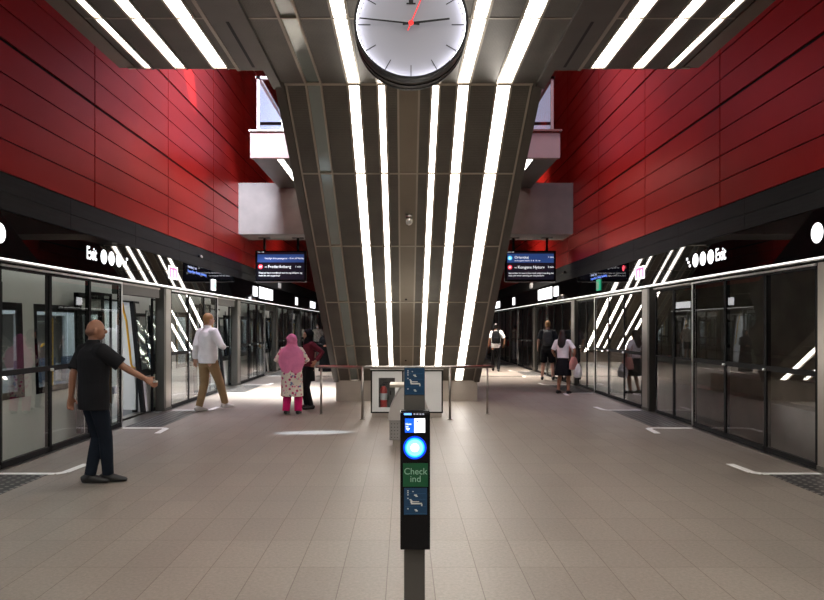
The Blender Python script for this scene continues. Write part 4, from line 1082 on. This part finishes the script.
p3, k3 = person('short person in pink headscarf, flower-print tunic and magenta trousers seen from behind', -2.06, 12.95, 8, 1.46, 'brown',
    [((-.03, .20, -.30), (-.5, -.2, -.5)), ((.03, .20, -.30), (.5, -.2, -.5))], [(-.04, 0, 0), (.05, 0, 0)],
    [('trousers', magenta, {'w': 1.15, 'flare': 1.25, 'end': .98}), ('skirt', flower_mat(), {'name': 'tunic', 'z': [(.40, .25, .19), (.6, .245, .185), (.85, .235, .175), (1.0, .215, .165), (1.2, .20, .15), (1.38, .20, .13), (1.45, .12, .10)]}),
     ('shirt', flower_mat(), {'hem': 1.0, 'sleeve': 'long', 'name': 'tunic_sleeves'}), ('hijab', pink, {'drop': .46, 'w': 1.3}), ('shoes', shoe_black)], voxel=.009, slim=1.1)
p4, k4 = person('person in black headscarf and maroon top with hand on hip facing the pink scarf', -1.86, 13.75, -118, 1.55, 'tan',
    [((.10, -.12, -.36), (1, .2, -.1)), ((-.03, .1, -.50), (0, 0.5, 0))], [(.02, 0, 0), (-.02, .06, 0)],
    [('trousers', cblack, {'w': 1.0}), ('skirt', cblack, {'name': 'tunic', 'z': [(.62, .18, .14), (.8, .175, .13), (.98, .15, .115), (1.05, .14, .10)]}), ('shirt', maroon, {'hem': .95, 'sleeve': 'long', 'puff': 1.05}), ('hijab', cblack, {'drop': .12, 'w': .72}), ('shoes', shoe_black)], voxel=.009, head_face=-118)
p5, k5 = person('distant person in face mask, patterned shirt and black shorts on the left platform', -4.12, 33.6, 180, 1.72, 'fair',
    [((.12, -.05, -.48), (.5, .3, 0)), ((-.12, -.05, -.48), (-.5, .3, 0))], [(.02, 0, 0), (-.02, -.05, 0)],
    [('shorts', cblack), ('shirt', patterned, {'hem': .88, 'puff': 1.15}), ('shoes', shoe_black), ('hair', hair_dark, {}), ('mask', white_cloth)], voxel=.016)
p6, k6 = person('person in long black robe and black headscarf partly behind the escalator edge', -2.78, 25.0, 190, 1.47, 'tan',
    [((-.12, -.16, -.32), (.6, .2, -.3)), ((.12, -.16, -.32), (-.6, .2, -.3))], [(0, 0, 0), (0, 0, 0)],
    [('skirt', cblack, {'name': 'robe', 'z': [(.02, .30, .24), (.4, .27, .21), (.8, .23, .18), (1.1, .20, .15), (1.35, .19, .13), (1.45, .12, .10)]}), ('shirt', cblack, {'hem': .88, 'sleeve': 'long', 'puff': 1.1}), ('hijab', cblack, {'drop': .2, 'w': .9})], voxel=.013)
p7, k7 = person('person in white shirt and black trousers walking away with a backpack', 3.27, 25.1, 6, 1.71, 'tan',
    [((-.09, .0, -.49), (-.1, -.6, 0)), ((.12, .05, -.46), (.5, -.6, 0))], [(.0, .10, 0.01), (-.02, -.16, 0.0)],
    [('trousers', cblack, {}), ('shirt', white_cloth, {'hem': .86, 'puff': 1.08}), ('shoes', shoe_black), ('hair', hair_dark, {})], voxel=.013)
p8, k8 = person('farthest person in pale clothes half hidden by the right escalator edge', 3.93, 34.6, 20, 1.68, 'fair',
    [((-.10, .02, -.48), (-.1, -.6, 0)), ((.10, .1, -.46), (.2, -.6, 0))], [(.0, .08, 0), (0, -.1, 0)],
    [('trousers', pale, {}), ('shirt', patterned, {'hem': .86}), ('shoes', shoe_white), ('hair', hair_dark, {})], voxel=.016)
p9, k9 = person('person in black t-shirt and shorts standing by the right screen with a backpack', 4.30, 21.1, 12, 1.78, 'fair',
    [((-.10, .08, -.47), (-.3, -.6, 0)), ((.06, .14, -.45), (.3, -.6, 0))], [(-.07, 0, 0), (.07, .02, 0)],
    [('shorts', cblack), ('shirt', grey_tee, {'hem': .88, 'puff': 1.05}), ('shoes', shoe_black), ('hair', hair_blond, {})], voxel=.012)
p10, k10 = person('long-haired person in white t-shirt and short black skirt carrying two bags', 3.80, 16.85, 35, 1.53, 'tan',
    [((-.03, .22, -.36), (-.4, -.5, -.2)), ((.13, .02, -.45), (.4, -.6, 0))], [(-.05, .0, 0), (.06, .02, 0)],
    [('skirt', cblack, {'z': [(.50, .235, .19), (.62, .225, .185), (.8, .20, .16), (.95, .17, .125), (1.04, .145, .11)]}), ('shirt', white_cloth, {'hem': .97, 'puff': 1.02}), ('shoes', shoe_black, {'h': 0}), ('hair', hair_dark, {'style': 'long'})], voxel=.010)

def backpack(pos, label, m, scale=1.0):
    S = pos['S']; P_ = pos['P']; c = P_(0, -.19, 1.02) * S + pos['loc']
    t = thing('backpack', label, 'backpack', c)
    Rv, Fv = pos['Rv'], pos['Fv']; U = Vector((0, 0, 1))
    bm = NB()
    tube(bm, [U * 0, U * .03, U * .2, U * .36, U * .42, U * .45], [.10, .145, .15, .135, .10, .05], 20, u=Rv, ry=[.06, .085, .095, .08, .06, .03])
    for v in bm.verts: v.co = v.co * scale
    remeshed('bag', bm, m, t, .012, 3)
    bm = NB(); pk = -Fv * .085 + U * .05
    tube(bm, [pk, pk + U * .02, pk + U * .15, pk + U * .17], [.08, .10, .10, .08], 14, u=Rv, ry=[.02, .03, .03, .02]); remeshed('pocket', bm, m, t, .010, 1)
    for s in (-1, 1):
        off = Vector((0, 0, 0))
        a = P_(s * .085, -.19 + .07, 1.40) * S + pos['loc'] - c; b = P_(s * .11, -.02, 1.492) * S + pos['loc'] - c; d = P_(s * .12, .125, 1.36) * S + pos['loc'] - c; e = P_(s * .135, .10, 1.12) * S + pos['loc'] - c; f = P_(s * .15, -.08, 1.06) * S + pos['loc'] - c
        bm = NB(); tube(bm, [a, b, d, e, f], .022, 8, u=Rv, ry=.008); link_mesh('strap', bm, m, t, True)
    return t
backpack(k7, 'black backpack worn over the white shirt of the person walking away', cblack)
backpack(k9, 'charcoal backpack worn by the person in black shorts', mat('charcoal_nylon', (.045, .05, .055), .6))
# bags of the long-haired person
w = k10['sh'][1] * k10['S'] + k10['loc']
t = thing('shoulder_bag', 'dusty pink shoulder bag of the long-haired person', 'bag', w + Vector((.10, -.04, -.66)))
bm = NB(); rr = [(0, .10, .03), (.02, .15, .05), (.15, .145, .055), (.25, .11, .035), (.30, .07, .02)]
tube(bm, [(0, 0, z) for z, _, _ in rr], [a for _, a, _ in rr], 18, u=(.8, .6, 0), ry=[b for _, _, b in rr]); remeshed('pouch', bm, cloth('dusty_pink', (.58, .27, .23)), t, .01, 2)
bm = NB(); tube(bm, [(-.07, -.03, .28), (-.10, -.02, .5), (-.12, .03, .70), (-.06, .10, .5), (.03, .05, .28)], .009, 8); link_mesh('strap', bm, mat('strap_pink', (.5, .22, .2), .7), t, True)
w = k10['wr'][1] * k10['S'] + k10['loc']
t = thing('carrier_bag', 'white plastic carrier bag hanging from the hand of the long-haired person', 'bag', w + Vector((.09, -.02, -.46)))
bm = NB(); rr = [(0, .06, .04), (.03, .12, .08), (.15, .13, .09), (.25, .09, .06), (.33, .04, .03)]
tube(bm, [(0, 0, z) for z, _, _ in rr], [a for _, a, _ in rr], 18, u=(.8, .6, 0), ry=[b for _, _, b in rr])
for v in bm.verts: v.co += Vector((random.uniform(-.012, .012), random.uniform(-.012, .012), 0))
remeshed('sack', bm, cloth('white_plastic', (.72, .70, .68), .45), t, .01, 1)
bm = NB(); tube(bm, [(-.02, 0, .31), (-.06, .01, .38), (-.08, .02, .42)], .012, 8); tube(bm, [(.02, .0, .31), (-.03, .02, .38), (-.075, .02, .42)], .012, 8); link_mesh('handles', bm, mat('white_handle', (.7, .68, .66), .5), t, True)
# red bag of the farthest person
w = k8['sh'][1] * k8['S'] + k8['loc']
bm = NB(); tube(bm, [(0, 0, 0), (0, 0, .05), (0, 0, .25)], [.10, .13, .10], 14, u=(0, 1, 0), ry=[.04, .05, .03]); o = remeshed('handbag', bm, cloth('red_leather', (.45, .02, .03)), None, .012, 1); o.location = w + Vector((.12, 0, -.72)); tag(o, 'small red handbag at the side of the farthest person in pale clothes', 'bag')

# ------------------------------------------------------------------ light
def area(name, loc, target, sx_, sy_, energy, color, spread=180):
    l = bpy.data.lights.new(name, 'AREA'); l.shape = 'RECTANGLE'; l.size = sx_; l.size_y = sy_; l.energy = energy; l.color = color; l.spread = math.radians(spread)
    o = bpy.data.objects.new(name, l); col.objects.link(o); o.location = loc
    d = Vector(target) - Vector(loc); o.rotation_euler = d.to_track_quat('-Z', 'Y').to_euler(); return o
# daylight falling through the left and right roof lights
area('skylight_left', (-3.6, 10.2, 11.7), (-3.9, 16.8, 5.2), 1.6, 2.2, 260, (.80, .84, 1), 55)
area('skylight_right', (3.4, 10.4, 11.7), (4.2, 15.5, 5.5), 2.0, 2.0, 60, (.80, .78, 1), 80)
def spot(name, loc, target, energy, color, ang, blend=.3, r=.02):
    l = bpy.data.lights.new(name, 'SPOT'); l.energy = energy; l.color = color; l.spot_size = math.radians(ang); l.spot_blend = blend; l.shadow_soft_size = r
    o = bpy.data.objects.new(name, l); col.objects.link(o); o.location = loc
    d = Vector(target) - Vector(loc); o.rotation_euler = d.to_track_quat('-Z', 'Y').to_euler(); return o
area('wall_daylight_left', (-1.9, 14.5, 11.4), (-4.56, 14.5, 5.2), 1.5, 6, 230, (.95, .86, 1), 70)
area('wall_daylight_right', (2.0, 14.5, 11.4), (4.66, 15.0, 5.8), 1.5, 6, 130, (.95, .86, 1), 70)
spot('sun_shaft_landing', (-3.2, 10.4, 11.6), (-3.1, 15.8, 5.7), 6500, (.88, .92, 1), 12, .6, .1)
spot('sun_shaft_beam', (-3.4, 13.3, 11.6), (-4.25, 19.4, 4.9), 9000, (.78, .84, 1), 11, .9, .1)
spot('sun_shaft_wall', (-1.6, 11.5, 11.6), (-4.56, 15.0, 6.9), 12000, (1, .88, .94), 6, .5, .05)
# added spot and area lamps that lay bright patches on the floor
fp = spot('floor_patch_spot', (-4.2, 10.4, 8.5), (-1.38, 10.72, 0), 8500, (.62, .80, 1), 8.5, .6, .03); fp.rotation_euler = (Vector((-1.38, 10.72, 0)) - Vector((-4.2, 10.4, 8.5))).to_track_quat('-Z', 'Y').to_euler(); fp.scale = (.33, 1, 1)
area('floor_fill', (-2.3, 17.4, 5.2), (-2.6, 17.4, 0), 1.2, 2.4, 330, (1, .98, .96), 60)  # added lamp under the mezzanine slab, brightens the floor below
area('floor_fill_right', (3.3, 24, 8.5), (3.4, 24, 0), 1.8, 6, 700, (1, .90, .80), 60)  # added lamp below the closed roof, brightens the far right floor
area('floor_fill_left', (-3.3, 25, 8.5), (-3.4, 25, 0), 1.8, 6, 300, (1, .96, .95), 60)  # same added fill for the far left floor
wd = bpy.data.worlds.new('world'); sc.world = wd; wd.use_nodes = True
wd.node_tree.nodes['Background'].inputs[0].default_value = (.6, .7, 1, 1); wd.node_tree.nodes['Background'].inputs[1].default_value = .05

# ------------------------------------------------------------------ camera
cd = bpy.data.cameras.new('camera'); cam = bpy.data.objects.new('camera', cd); col.objects.link(cam)
cd.sensor_width = 36; cd.lens = F / 824 * 36
cd.shift_x = 8 / 824; cd.shift_y = 26 / 824
cam.location = (0, 0, H); cam.rotation_euler = (math.radians(90), 0, 0)
cd.clip_end = 200
sc.camera = cam
sc.view_settings.view_transform = 'Standard'; sc.view_settings.look = 'None'; sc.view_settings.gamma = 1; sc.view_settings.use_curve_mapping = False
sc.view_settings.exposure = 0.25
sc.cycles.transparent_max_bounces = 32
sc.cycles.max_bounces = 10
